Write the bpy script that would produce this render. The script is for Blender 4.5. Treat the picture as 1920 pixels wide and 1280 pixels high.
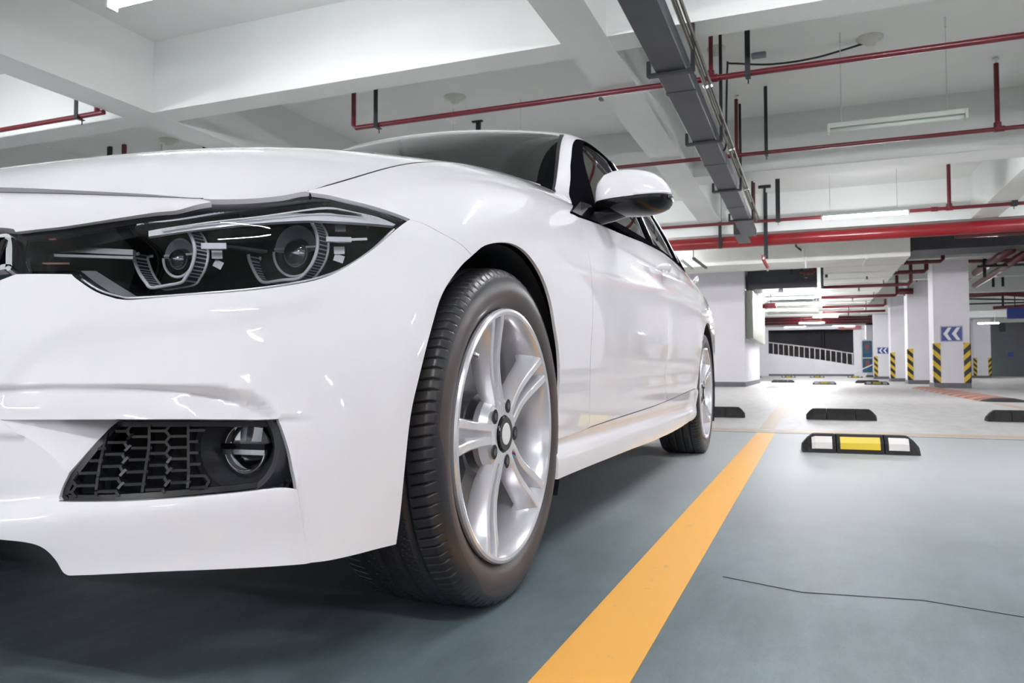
import bpy, math, random
import numpy as np
from mathutils import Vector, Matrix
from mathutils.geometry import delaunay_2d_cdt
random.seed(4); rng=np.random.default_rng(4)
for o in list(bpy.data.objects): bpy.data.objects.remove(o,do_unlink=True)
scn=bpy.context.scene
# ======================= camera, world, exposure =======================
F_PX=1413.06; YAW=.379062; PITCH=.0373093; CAM=np.array([1.42663,-1.37077,.448193])
_cy,_sy,_cp,_sp=math.cos(YAW),math.sin(YAW),math.cos(PITCH),math.sin(PITCH)
FW=np.array([-_sy*_cp,_cy*_cp,_sp]); RT=np.array([_cy,_sy,0.]); UP=np.cross(RT,FW)
cd=bpy.data.cameras.new('camera'); cam=bpy.data.objects.new('camera',cd); scn.collection.objects.link(cam)
cd.sensor_width=36; cd.lens=F_PX/1920*36; cd.clip_start=.02; cd.clip_end=300
cd.dof.use_dof=True; cd.dof.focus_distance=1.35; cd.dof.aperture_fstop=13.0
cam.matrix_world=Matrix(((RT[0],UP[0],-FW[0],CAM[0]),(RT[1],UP[1],-FW[1],CAM[1]),(RT[2],UP[2],-FW[2],CAM[2]),(0,0,0,1)))
scn.camera=cam
w=bpy.data.worlds.new('world'); scn.world=w; w.use_nodes=True
w.node_tree.nodes['Background'].inputs[0].default_value=(1,.98,1.01,1)
w.node_tree.nodes['Background'].inputs[1].default_value=.21
scn.view_settings.view_transform='Standard'; scn.view_settings.look='None'
scn.view_settings.exposure=2.47; scn.view_settings.gamma=1; scn.view_settings.use_curve_mapping=False
LAMP_E=50.0
# ======================= helpers =======================
def ray(px,py): return FW+(px-960)/F_PX*RT-(py-640)/F_PX*UP
def at(px,py,ax,val):
    d=ray(px,py); i='XYZ'.index(ax); return CAM+d*(val-CAM[i])/d[i]
def proj(P):
    d=np.asarray(P,float)-CAM; z=d@FW
    return np.stack([960+F_PX*(d@RT)/z,640-F_PX*(d@UP)/z],-1)
def tag(o,label=None,cat=None,group=None,kind=None):
    if label: o['label']=label
    if cat: o['category']=cat
    if group: o['group']=group
    if kind: o['kind']=kind
    return o
def setpar(o,p):
    o.parent=p
    if p is not None:
        m=Matrix.Identity(4); q=p
        # parents are placed by location / rotation only
        m=world_of(p); o.matrix_parent_inverse=m.inverted()
def world_of(o):
    m=Matrix.LocRotScale(o.location,o.rotation_euler,o.scale)
    if o.parent is not None: m=world_of(o.parent)@o.matrix_parent_inverse@m
    return m
def mk(name,V,F,mat,parent=None,smooth=False,normals=None,mats=None,fm=None,loc=None):
    me=bpy.data.meshes.new(name); V=np.asarray(V,float)
    if loc is not None: V=V-np.asarray(loc,float)
    me.from_pydata([tuple(v) for v in V],[],[tuple(int(i) for i in f) for f in F])
    if mats:
        for m in mats: me.materials.append(m)
        if fm is not None: me.polygons.foreach_set('material_index',np.array(fm,dtype=np.int32))
    elif mat: me.materials.append(mat)
    if smooth: me.polygons.foreach_set('use_smooth',[True]*len(me.polygons))
    me.update()
    if normals is not None:
        me.normals_split_custom_set_from_vertices([tuple(n) for n in normals])
    o=bpy.data.objects.new(name,me); scn.collection.objects.link(o)
    if loc is not None: o.location=tuple(loc)
    if parent is not None: setpar(o,parent)
    return o
def empty(name,loc,rz=0):
    o=bpy.data.objects.new(name,None); scn.collection.objects.link(o); o.location=tuple(float(x) for x in loc); o.rotation_euler=(0,0,rz); o.empty_display_size=.1
    return o
class MB:
    """collects simple solids into one mesh"""
    def __init__(s): s.V=[]; s.F=[]; s.M=[]
    def add(s,V,F,m=0):
        n=len(s.V); s.V+= [tuple(map(float,v)) for v in V]; s.F+=[tuple(int(i)+n for i in f) for f in F]; s.M+=[m]*len(F); return s
    def box(s,x0,x1,y0,y1,z0,z1,m=0,b=0):
        if b:
            # chamfered along all edges (rounded look)
            c=[]; 
            b=min(b,abs(x1-x0)/2.01,abs(y1-y0)/2.01,abs(z1-z0)/2.01)
            V=[];idx={}
            for sx in (0,1):
                for sy in (0,1):
                    for sz in (0,1):
                        X=(x0,x1)[sx];Y=(y0,y1)[sy];Z=(z0,z1)[sz]
                        ix=X+(b if sx==0 else -b);iy=Y+(b if sy==0 else -b);iz=Z+(b if sz==0 else -b)
                        for a,p in ((0,(X,iy,iz)),(1,(ix,Y,iz)),(2,(ix,iy,Z))): idx[(sx,sy,sz,a)]=len(V);V.append(p)
            F=[]
            g=lambda *k: idx[k]
            for t in (0,1):
                F.append((g(t,0,0,0),g(t,1,0,0),g(t,1,1,0),g(t,0,1,0)))
                F.append((g(0,t,0,1),g(1,t,0,1),g(1,t,1,1),g(0,t,1,1)))
                F.append((g(0,0,t,2),g(1,0,t,2),g(1,1,t,2),g(0,1,t,2)))
            for a0 in (0,1):
                for a1 in (0,1):
                    F.append((g(a0,a1,0,0),g(a0,a1,1,0),g(a0,a1,1,1),g(a0,a1,0,1)))
                    F.append((g(a0,0,a1,0),g(a0,1,a1,0),g(a0,1,a1,2),g(a0,0,a1,2)))
                    F.append((g(0,a0,a1,1),g(1,a0,a1,1),g(1,a0,a1,2),g(0,a0,a1,2)))
                    for a2 in (0,1): F.append((g(a0,a1,a2,0),g(a0,a1,a2,1),g(a0,a1,a2,2)))
            C=np.array([(x0+x1)/2,(y0+y1)/2,(z0+z1)/2]); VV=np.array(V); F2=[]
            for f in F:
                p=VV[list(f)]; n=np.cross(p[1]-p[0],p[2]-p[0])
                F2.append(f if n@(p.mean(0)-C)>0 else f[::-1])
            return s.add(V,F2,m)
        V=[(x,y,z) for z in (z0,z1) for y in (y0,y1) for x in (x0,x1)]
        return s.add(V,[(0,2,3,1),(4,5,7,6),(0,1,5,4),(2,6,7,3),(0,4,6,2),(1,3,7,5)],m)
    def tube(s,pts,r,n=10,m=0,cap=True,close=False):
        pts=[np.array(p,float) for p in pts]; k=len(pts); r=[r]*k if np.isscalar(r) else r
        T=[]
        for i in range(k):
            a=pts[i-1] if (i>0 or close) else pts[i]; b=pts[(i+1)%k] if (i<k-1 or close) else pts[i]
            t=b-a; T.append(t/max(1e-9,np.linalg.norm(t)))
        u=np.cross(T[0],[0,0,1.]); 
        if np.linalg.norm(u)<1e-3: u=np.array([1.,0,0])
        V=[]
        for i in range(k):
            u=u-T[i]*(u@T[i]); u/=np.linalg.norm(u); v=np.cross(T[i],u)
            for j in range(n):
                a=2*math.pi*j/n; V.append(pts[i]+r[i]*(math.cos(a)*u+math.sin(a)*v))
        F=[]
        for i in range(k if close else k-1):
            i2=(i+1)%k
            for j in range(n): F.append((i*n+j,i*n+(j+1)%n,i2*n+(j+1)%n,i2*n+j))
        if cap and not close: F+=[tuple(range(n))[::-1],tuple((k-1)*n+j for j in range(n))]
        return s.add(V,F,m)
    def bar(s,a,b,w,h,m=0,up=(0,0,1)):
        a=np.array(a,float);b=np.array(b,float);t=b-a;L=np.linalg.norm(t);t/=L
        u=np.cross(t,up); 
        if np.linalg.norm(u)<1e-3: u=np.cross(t,(1,0,0))
        u/=np.linalg.norm(u); v=np.cross(u,t)
        V=[p+su*w/2*u+sv*h/2*v for p in (a,b) for su,sv in ((-1,-1),(1,-1),(1,1),(-1,1))]
        return s.add(V,[(3,2,1,0),(4,5,6,7),(0,1,5,4),(1,2,6,5),(2,3,7,6),(3,0,4,7)],m)
    def prism(s,poly,y0,y1,m=0,ax='Y'):
        # polygon in the plane perpendicular to ax
        n=len(poly)
        def P(a,b,c): return {'Y':(a,c,b),'X':(c,a,b),'Z':(a,b,c)}[ax]
        V=[P(a,b,y0) for a,b in poly]+[P(a,b,y1) for a,b in poly]
        F=[tuple(range(n)),tuple(range(2*n-1,n-1,-1))]+[(i,(i+1)%n+0,(i+1)%n+n,i+n)[::-1] for i in range(n)]
        return s.add(V,F,m)
    def lathe(s,prof,c,axis,n=48,m=0,arc=(0,2*math.pi)):
        """prof: (radius, offset along axis)"""
        c=np.array(c,float);a=np.array(axis,float);a/=np.linalg.norm(a)
        u=np.cross(a,[0,0,1.]); 
        if np.linalg.norm(u)<1e-3: u=np.array([1.,0,0])
        u/=np.linalg.norm(u); v=np.cross(a,u); V=[];F=[];k=len(prof)
        full=abs(arc[1]-arc[0]-2*math.pi)<1e-6; nn=n if full else n+1
        for i in range(nn):
            t=arc[0]+(arc[1]-arc[0])*i/n
            for r,h in prof: V.append(c+a*h+r*(math.cos(t)*u+math.sin(t)*v))
        for i in range(n):
            i2=(i+1)%nn
            for j in range(k-1): F.append((i*k+j,i2*k+j,i2*k+j+1,i*k+j+1))
        return s.add(V,F,m)
    def build(s,name,mat,parent=None,smooth=False,mats=None,loc=None):
        return mk(name,s.V,s.F,mat,parent,smooth,mats=mats,fm=s.M if mats else None,loc=loc)
def autosmooth(o,ang=35):
    me=o.data; me.polygons.foreach_set('use_smooth',[True]*len(me.polygons)); me.set_sharp_from_angle(angle=math.radians(ang)); return o
# ======================= materials =======================
def new(name):
    m=bpy.data.materials.new(name); m.use_nodes=True; return m,m.node_tree.nodes,m.node_tree.links,m.node_tree.nodes['Principled BSDF']
def mat(name,col,rough=.5,metal=0,coat=0,emit=None,es=0,noise=None,bump=None,spec=.5,coat_r=.03):
    m,n,l,b=new(name)
    b.inputs['Base Color'].default_value=(*col,1); b.inputs['Roughness'].default_value=rough; b.inputs['Metallic'].default_value=metal
    b.inputs['Coat Weight'].default_value=coat; b.inputs['Coat Roughness'].default_value=coat_r; b.inputs['Specular IOR Level'].default_value=spec
    if emit: b.inputs['Emission Color'].default_value=(*emit,1); b.inputs['Emission Strength'].default_value=es
    if noise:   # (scale, amount)
        tc=n.new('ShaderNodeTexCoord'); t=n.new('ShaderNodeTexNoise'); t.inputs['Scale'].default_value=noise[0]; t.inputs['Detail'].default_value=6
        l.new(tc.outputs['Object'],t.inputs['Vector'])
        r=n.new('ShaderNodeMapRange'); r.inputs['From Min'].default_value=.3; r.inputs['From Max'].default_value=.7
        r.inputs['To Min'].default_value=1-noise[1]; r.inputs['To Max'].default_value=1+noise[1]*.3
        l.new(t.outputs['Fac'],r.inputs['Value'])
        mx=n.new('ShaderNodeVectorMath'); mx.operation='SCALE'; mx.inputs[0].default_value=col; l.new(r.outputs[0],mx.inputs['Scale'])
        l.new(mx.outputs[0],b.inputs['Base Color'])
    if bump:    # (scale, strength, distance)
        tc=n.new('ShaderNodeTexCoord'); t=n.new('ShaderNodeTexNoise'); t.inputs['Scale'].default_value=bump[0]; t.inputs['Detail'].default_value=4
        l.new(tc.outputs['Object'],t.inputs['Vector']); bp=n.new('ShaderNodeBump'); bp.inputs['Strength'].default_value=bump[1]; bp.inputs['Distance'].default_value=bump[2]
        l.new(t.outputs['Fac'],bp.inputs['Height']); l.new(bp.outputs[0],b.inputs['Normal'])
    return m
def glassy(name,tint,ior=1.5,rough=0.0,refl=1.0):
    """thin pane: tinted transparency with a Fresnel reflection"""
    m=bpy.data.materials.new(name); m.use_nodes=True; n=m.node_tree.nodes; l=m.node_tree.links; n.clear()
    o=n.new('ShaderNodeOutputMaterial'); mx=n.new('ShaderNodeMixShader'); t=n.new('ShaderNodeBsdfTransparent'); g=n.new('ShaderNodeBsdfGlossy'); f=n.new('ShaderNodeFresnel')
    t.inputs[0].default_value=(*tint,1); g.inputs['Roughness'].default_value=rough; g.inputs['Color'].default_value=(refl,refl,refl,1); f.inputs['IOR'].default_value=ior
    l.new(f.outputs[0],mx.inputs[0]); l.new(t.outputs[0],mx.inputs[1]); l.new(g.outputs[0],mx.inputs[2]); l.new(mx.outputs[0],o.inputs[0])
    return m
M={}
M['paint']=mat('white_car_paint',(.90,.885,.92),.55,0,1.0,coat_r=.03,spec=.2)
M['black_gloss']=mat('gloss_black',(.005,.005,.007),.12,0,0,spec=.4)
M['black_frame']=mat('black_window_frame',(.006,.006,.008),.6,spec=0)
M['black_plastic']=mat('black_plastic',(.018,.019,.022),.42,bump=(900,.15,.0005))
M['black_matte']=mat('matte_black',(.010,.010,.012),.7)
M['liner']=mat('felt_liner',(.012,.013,.018),.9,bump=(300,.3,.001))
M['bezel']=mat('fog_lamp_bezel_plastic',(.035,.036,.042),.38)
M['bowl']=mat('bright_reflector_bowl',(.90,.91,.95),.2,.2,.8)
M['hl_black']=mat('lamp_inner_black',(.009,.009,.011),.25,spec=.3)
M['chrome']=mat('chrome',(.88,.88,.9),.06,1)
M['satin_chrome']=mat('satin_chrome',(.75,.76,.78),.25,1)
M['silver']=mat('silver_wheel_paint',(.74,.74,.78),.24,.45,.8)
M['cap_white']=mat('white_disc',(.85,.85,.85),.4)
M['steel']=mat('brake_steel',(.30,.30,.31),.35,.9)
M['lens']=glassy('clear_lens',(.97,.98,1.),1.45)
M['screen_glass']=glassy('tinted_screen_glass',(.30,.33,.33),1.52)
M['side_glass']=glassy('tinted_side_glass',(.20,.22,.22),1.6)
M['guide']=mat('light_guide_plastic',(.90,.91,.95),.15,0,.9)
M['ribs']=mat('ribbed_reflector',(.10,.10,.115),.3,.6)
M['seat']=mat('dark_seat_leather',(.03,.03,.032),.5)
M['orange']=mat('orange_marker',(.32,.13,.06),.3)
M['wall']=mat('white_painted_wall',(.80,.79,.83),.75,noise=(1.2,.05),bump=(60,.08,.003))
M['ceil']=mat('white_painted_concrete',(.70,.73,.71),.85,noise=(.7,.07),bump=(35,.12,.004))
M['plinth']=mat('grey_plinth_paint',(.15,.15,.165),.55,noise=(3,.2))
M['grey_far']=mat('mauve_grey_wall',(.34,.32,.36),.8,noise=(.8,.1))
M['grey_dark']=mat('dark_grey_wall',(.12,.12,.135),.8,noise=(.8,.2))
M['red']=mat('red_pipe_paint',(.115,.004,.010),.35,0,.2,noise=(6,.15))
M['redbig']=mat('bright_red_pipe_paint',(.24,.003,.008),.28,0,.4,noise=(2,.15))
M['hanger']=mat('black_steel_hanger',(.012,.014,.018),.5)
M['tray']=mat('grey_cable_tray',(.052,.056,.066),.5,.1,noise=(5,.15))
M['conduit']=mat('galvanised_conduit',(.13,.12,.095),.5,.15,noise=(8,.4))
M['duct']=mat('white_duct_coat',(.82,.84,.78),.6,noise=(1.5,.10),bump=(12,.15,.01))
M['fixture']=mat('lamp_housing',(.50,.56,.51),.5)
M['tube_on']=mat('lit_tube',(1,1,1),.4,emit=(1.0,.985,1.02),es=LAMP_E)
M['tube_far']=mat('bright_lit_tube',(1,1,1),.4,emit=(1.0,.985,1.02),es=LAMP_E*1.25)
M['tube_off']=mat('unlit_tube',(.62,.70,.64),.35)
M['yellow']=mat('reflective_yellow',(.80,.58,.01),.4)
M['rubber']=mat('black_rubber_block',(.022,.020,.021),.75,noise=(30,.4),bump=(150,.4,.002))
M['reflector']=mat('white_reflector',(.78,.74,.72),.4)
M['cabinet']=mat('olive_grey_cabinet',(.26,.28,.22),.5)
M['dull']=mat('dull_yellow_reflector',(.22,.18,.03),.6)
M['blue']=mat('blue_sign',(.008,.035,.24),.4)
M['sign_white']=mat('white_sign_mark',(.80,.81,.84),.5)
M['poster_blue']=mat('blue_poster',(.03,.16,.27),.5,noise=(5,.4))
M['poster_red']=mat('red_poster_patch',(.35,.10,.10),.5)
M['frame_white']=mat('white_frame',(.82,.82,.84),.5)
M['green_lamp']=mat('green_indicator',(.1,.8,.4),.4,emit=(.1,1,.5),es=3)
M['detector']=mat('cream_plastic',(.55,.58,.50),.5)
M['bronze']=mat('brushed_rail',(.62,.58,.57),.4,.3)
M['patch']=mat('grey_plate',(.22,.24,.26),.6)
def floor_mat():
    m,n,l,b=new('painted_floor')
    tc=n.new('ShaderNodeTexCoord')
    def noise(s,d=6,rough=.6,sc=(1,1,1)):
        mp=n.new('ShaderNodeMapping'); mp.inputs['Scale'].default_value=sc; l.new(tc.outputs['Object'],mp.inputs[0])
        t=n.new('ShaderNodeTexNoise'); t.inputs['Scale'].default_value=s; t.inputs['Detail'].default_value=d; t.inputs['Roughness'].default_value=rough; l.new(mp.outputs[0],t.inputs['Vector']); return t
    a=noise(1.1,8,.62,(1,.7,1)); c=noise(5,8,.7,(1.6,.5,1)); g=noise(240,2,.6)
    r1=n.new('ShaderNodeValToRGB'); e=r1.color_ramp.elements
    e[0].position=.32; e[0].color=(.080,.122,.143,1); e[1].position=.68; e[1].color=(.20,.255,.28,1)
    l.new(a.outputs['Fac'],r1.inputs[0])
    r2=n.new('ShaderNodeValToRGB'); e=r2.color_ramp.elements; e[0].position=.33; e[0].color=(.60,.60,.62,1); e[1].position=.62; e[1].color=(1.08,1.08,1.08,1)
    l.new(c.outputs['Fac'],r2.inputs[0])
    mx=n.new('ShaderNodeMix'); mx.data_type='RGBA'; mx.blend_type='MULTIPLY'; mx.inputs[0].default_value=.85
    l.new(r1.outputs[0],mx.inputs[6]); l.new(r2.outputs[0],mx.inputs[7])
    r3=n.new('ShaderNodeValToRGB'); e=r3.color_ramp.elements; e[0].position=.27; e[0].color=(.45,.45,.45,1); e[1].position=.37; e[1].color=(1,1,1,1)
    l.new(g.outputs['Fac'],r3.inputs[0])
    m2=n.new('ShaderNodeMix'); m2.data_type='RGBA'; m2.blend_type='MULTIPLY'; m2.inputs[0].default_value=.8
    l.new(mx.outputs[2],m2.inputs[6]); l.new(r3.outputs[0],m2.inputs[7])
    # the worn driving lane beyond the joint is a paler grey coat; the bay blends to pale grey towards it
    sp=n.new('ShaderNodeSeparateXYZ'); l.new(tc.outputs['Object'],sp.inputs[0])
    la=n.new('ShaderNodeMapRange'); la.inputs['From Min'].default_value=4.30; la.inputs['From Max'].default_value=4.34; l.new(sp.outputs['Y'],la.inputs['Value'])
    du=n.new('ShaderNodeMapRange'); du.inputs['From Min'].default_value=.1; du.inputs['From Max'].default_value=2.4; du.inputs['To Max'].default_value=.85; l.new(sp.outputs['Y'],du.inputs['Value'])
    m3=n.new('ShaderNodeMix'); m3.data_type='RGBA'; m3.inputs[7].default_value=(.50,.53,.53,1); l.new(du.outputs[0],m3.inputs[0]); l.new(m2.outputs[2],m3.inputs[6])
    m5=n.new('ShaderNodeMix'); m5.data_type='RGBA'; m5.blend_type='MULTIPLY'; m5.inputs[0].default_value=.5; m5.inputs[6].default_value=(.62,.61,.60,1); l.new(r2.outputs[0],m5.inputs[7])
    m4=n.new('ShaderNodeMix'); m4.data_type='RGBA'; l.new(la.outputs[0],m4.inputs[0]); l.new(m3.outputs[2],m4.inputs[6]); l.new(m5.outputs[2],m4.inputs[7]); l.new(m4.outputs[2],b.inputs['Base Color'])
    rr=n.new('ShaderNodeMapRange'); rr.inputs['To Min'].default_value=.42; rr.inputs['To Max'].default_value=.62; l.new(c.outputs['Fac'],rr.inputs['Value']); l.new(rr.outputs[0],b.inputs['Roughness'])
    bp=n.new('ShaderNodeBump'); bp.inputs['Strength'].default_value=.12; bp.inputs['Distance'].default_value=.003; l.new(c.outputs['Fac'],bp.inputs['Height']); l.new(bp.outputs[0],b.inputs['Normal'])
    return m
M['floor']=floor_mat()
def line_mat(name,col,cov):
    m,n,l,b=new(name); tc=n.new('ShaderNodeTexCoord'); t=n.new('ShaderNodeTexNoise'); t.inputs['Scale'].default_value=14; t.inputs['Detail'].default_value=9; t.inputs['Roughness'].default_value=.75
    mp=n.new('ShaderNodeMapping'); mp.inputs['Scale'].default_value=(1,.55,1); l.new(tc.outputs['Object'],mp.inputs[0]); l.new(mp.outputs[0],t.inputs['Vector'])
    r=n.new('ShaderNodeValToRGB'); e=r.color_ramp.elements; e[0].position=cov; e[0].color=(.42,.36,.28,1); e[1].position=cov+.12; e[1].color=(*col,1)
    l.new(t.outputs['Fac'],r.inputs[0]); l.new(r.outputs[0],b.inputs['Base Color']); b.inputs['Roughness'].default_value=.5
    return m
M['line']=line_mat('yellow_line_paint',(1.0,.50,.085),.27)
M['line_old']=line_mat('faded_line_paint',(.55,.43,.30),.34)
def hazard(name,c1,c2,period,slope,ax):
    """diagonal stripes running round a post or hump"""
    m,n,l,b=new(name); tc=n.new('ShaderNodeTexCoord'); s=n.new('ShaderNodeSeparateXYZ'); l.new(tc.outputs['Object'],s.inputs[0])
    a=n.new('ShaderNodeMath'); a.operation='MULTIPLY'; a.inputs[1].default_value=slope; l.new(s.outputs[ax[0]],a.inputs[0])
    c=n.new('ShaderNodeMath'); c.operation='ADD'; l.new(a.outputs[0],c.inputs[0]); l.new(s.outputs[ax[1]],c.inputs[1])
    d=n.new('ShaderNodeMath'); d.operation='DIVIDE'; d.inputs[1].default_value=period; l.new(c.outputs[0],d.inputs[0])
    f=n.new('ShaderNodeMath'); f.operation='FRACT'; l.new(d.outputs[0],f.inputs[0])
    g=n.new('ShaderNodeMath'); g.operation='GREATER_THAN'; g.inputs[1].default_value=.5; l.new(f.outputs[0],g.inputs[0])
    mx=n.new('ShaderNodeMix'); mx.data_type='RGBA'; mx.inputs[6].default_value=(*c1,1); mx.inputs[7].default_value=(*c2,1); l.new(g.outputs[0],mx.inputs[0]); l.new(mx.outputs[2],b.inputs['Base Color']); b.inputs['Roughness'].default_value=.5
    return m
M['hazard_l']=hazard('hazard_stripes_down',(.012,.012,.014),(.72,.48,.02),.27,1.0,('X','Z'))
M['hazard_r']=hazard('hazard_stripes_up',(.012,.012,.014),(.72,.48,.02),.27,-1.0,('X','Z'))
M['hump']=hazard('hump_stripes',(.30,.13,.10),(.62,.30,.22),.75,.4,('X','Y'))
# ---------- bicubic B-spline surface through a net of control points ----------
class Net:
    def __init__(s,pts,mir=''):
        P=np.array(pts,float); m=np.array([-1.,1,1])          # cols x rows x 3; mir: sides lying on the car's centre plane
        P=np.concatenate([P[1:2]*m if 'u0' in mir else 2*P[:1]-P[1:2],P,P[-2:-1]*m if 'u1' in mir else 2*P[-1:]-P[-2:-1]],0)
        P=np.concatenate([P[:,1:2]*m if 'v0' in mir else 2*P[:,:1]-P[:,1:2],P,P[:,-2:-1]*m if 'v1' in mir else 2*P[:,-1:]-P[:,-2:-1]],1)
        s.P=P; s.nu=P.shape[0]-3; s.nv=P.shape[1]-3
    def __call__(s,u,v):
        u=np.clip(np.asarray(u,float),0,s.nu); v=np.clip(np.asarray(v,float),0,s.nv)
        iu=np.minimum(u.astype(int),s.nu-1); iv=np.minimum(v.astype(int),s.nv-1)
        def B(t): return [(1-t)**3/6,(3*t**3-6*t**2+4)/6,(-3*t**3+3*t**2+3*t+1)/6,t**3/6]
        bu=B(u-iu); bv=B(v-iv); r=0
        for i in range(4):
            for j in range(4):
                r=r+(bu[i]*bv[j])[...,None]*s.P[iu+i,iv+j]
        return r
    def normal(s,u,v,sign=1):
        e=.02
        du=s(u+e,v)-s(u-e,v); dv=s(u,v+e)-s(u,v-e)
        n=np.cross(du,dv); return sign*n/np.maximum(np.linalg.norm(n,axis=-1),1e-9)[...,None]
    def grid(s,k=8):
        if not hasattr(s,'_g'):
            U,V=np.meshgrid(np.linspace(0,s.nu,s.nu*k+1),np.linspace(0,s.nv,s.nv*k+1),indexing='ij')
            s._g=(U,V,proj(s(U,V)),s.normal(U,V))
        return s._g
    def lift(s,px,py,box=None):
        """surface parameters of the first point of the surface met by the sight line of a pixel"""
        U,V,q,n=s.grid()
        d=np.hypot(q[...,0]-px,q[...,1]-py)
        if box is not None: d=np.where((U>=box[0])&(U<=box[1])&(V>=box[2])&(V<=box[3]),d,1e9)
        i=np.unravel_index(np.argmin(d),d.shape); u,v=U[i],V[i]
        t=np.array([px,py],float)
        for _ in range(30):
            q0=proj(s(u,v)); e=1e-3
            r=q0-t
            if np.hypot(*r)<.02: break
            uu=-e if u+e>s.nu else e; vv=-e if v+e>s.nv else e
            J=np.stack([(proj(s(u+uu,v))-q0)/uu,(proj(s(u,v+vv))-q0)/vv],1)
            st=np.linalg.lstsq(J.T@J+1e-3*np.eye(2),-J.T@r,rcond=None)[0]
            st*=min(1,.5/max(1e-9,np.hypot(*st)))
            u=float(np.clip(u+st[0],0,s.nu)); v=float(np.clip(v+st[1],0,s.nv))
        return u,v

# ---------- lower body: columns run from the nose round the corner to the tail, rows from the sill up ----------
def col(*pts): return list(pts)
_fr=[ # (X,Y) of each row for the front columns and their heights
]
ZR=[.19,.25,.32,.40,.48,.56,.63]
def frontcol(xy,top,hi):
    """xy: plan points (X,Y) at the seven ZR heights; hi: (X,Y,Z) of rows 7..10; top = edge of the bonnet"""
    return [(x,y,z) for (x,y),z in zip(xy,ZR)]+list(hi)+[top]
def lerp(a,b,t): return tuple(a[i]+(b[i]-a[i])*t for i in range(3))
def fc(xb,yb,xm,ym,xt,yt,top):
    # bottom plan point, mid plan point (z .40), top plan point (z .63) and bonnet edge
    out=[]
    for z in ZR:
        if z<=.40: t=(z-.19)/.21; x=xb+(xm-xb)*t; y=yb+(ym-yb)*t
        else: t=((z-.40)/.23)**1.5; x=xm+(xt-xm)*t; y=ym+(yt-ym)*t
        out.append((x,y,z))
    a=(xt,yt,.63)
    for t,b in ((.30,.012),(.60,.016),(.82,.010),(.93,.004)):
        p=lerp(a,top,t); n=np.array([xt,yt-.25]); n=n/np.hypot(*n)
        out.append((p[0]+n[0]*b,p[1]+n[1]*b,p[2]+b*.6))
    out.append(top); return out
TOP=[(0,-.655,.722),(.2,-.64,.718),(.345,-.62,.708),(.47,-.577,.703),(.58,-.52,.700),(.65,-.47,.705),(.699,-.42,.720),
     (.718,-.31,.768),(.722,-.16,.832),(.712,.02,.884),(.705,.18,.918),(.702,.40,.952),(.708,.66,.982)]
def sc(y,prof,yb=None): return [(x,y,z) for x,z in prof]
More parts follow.
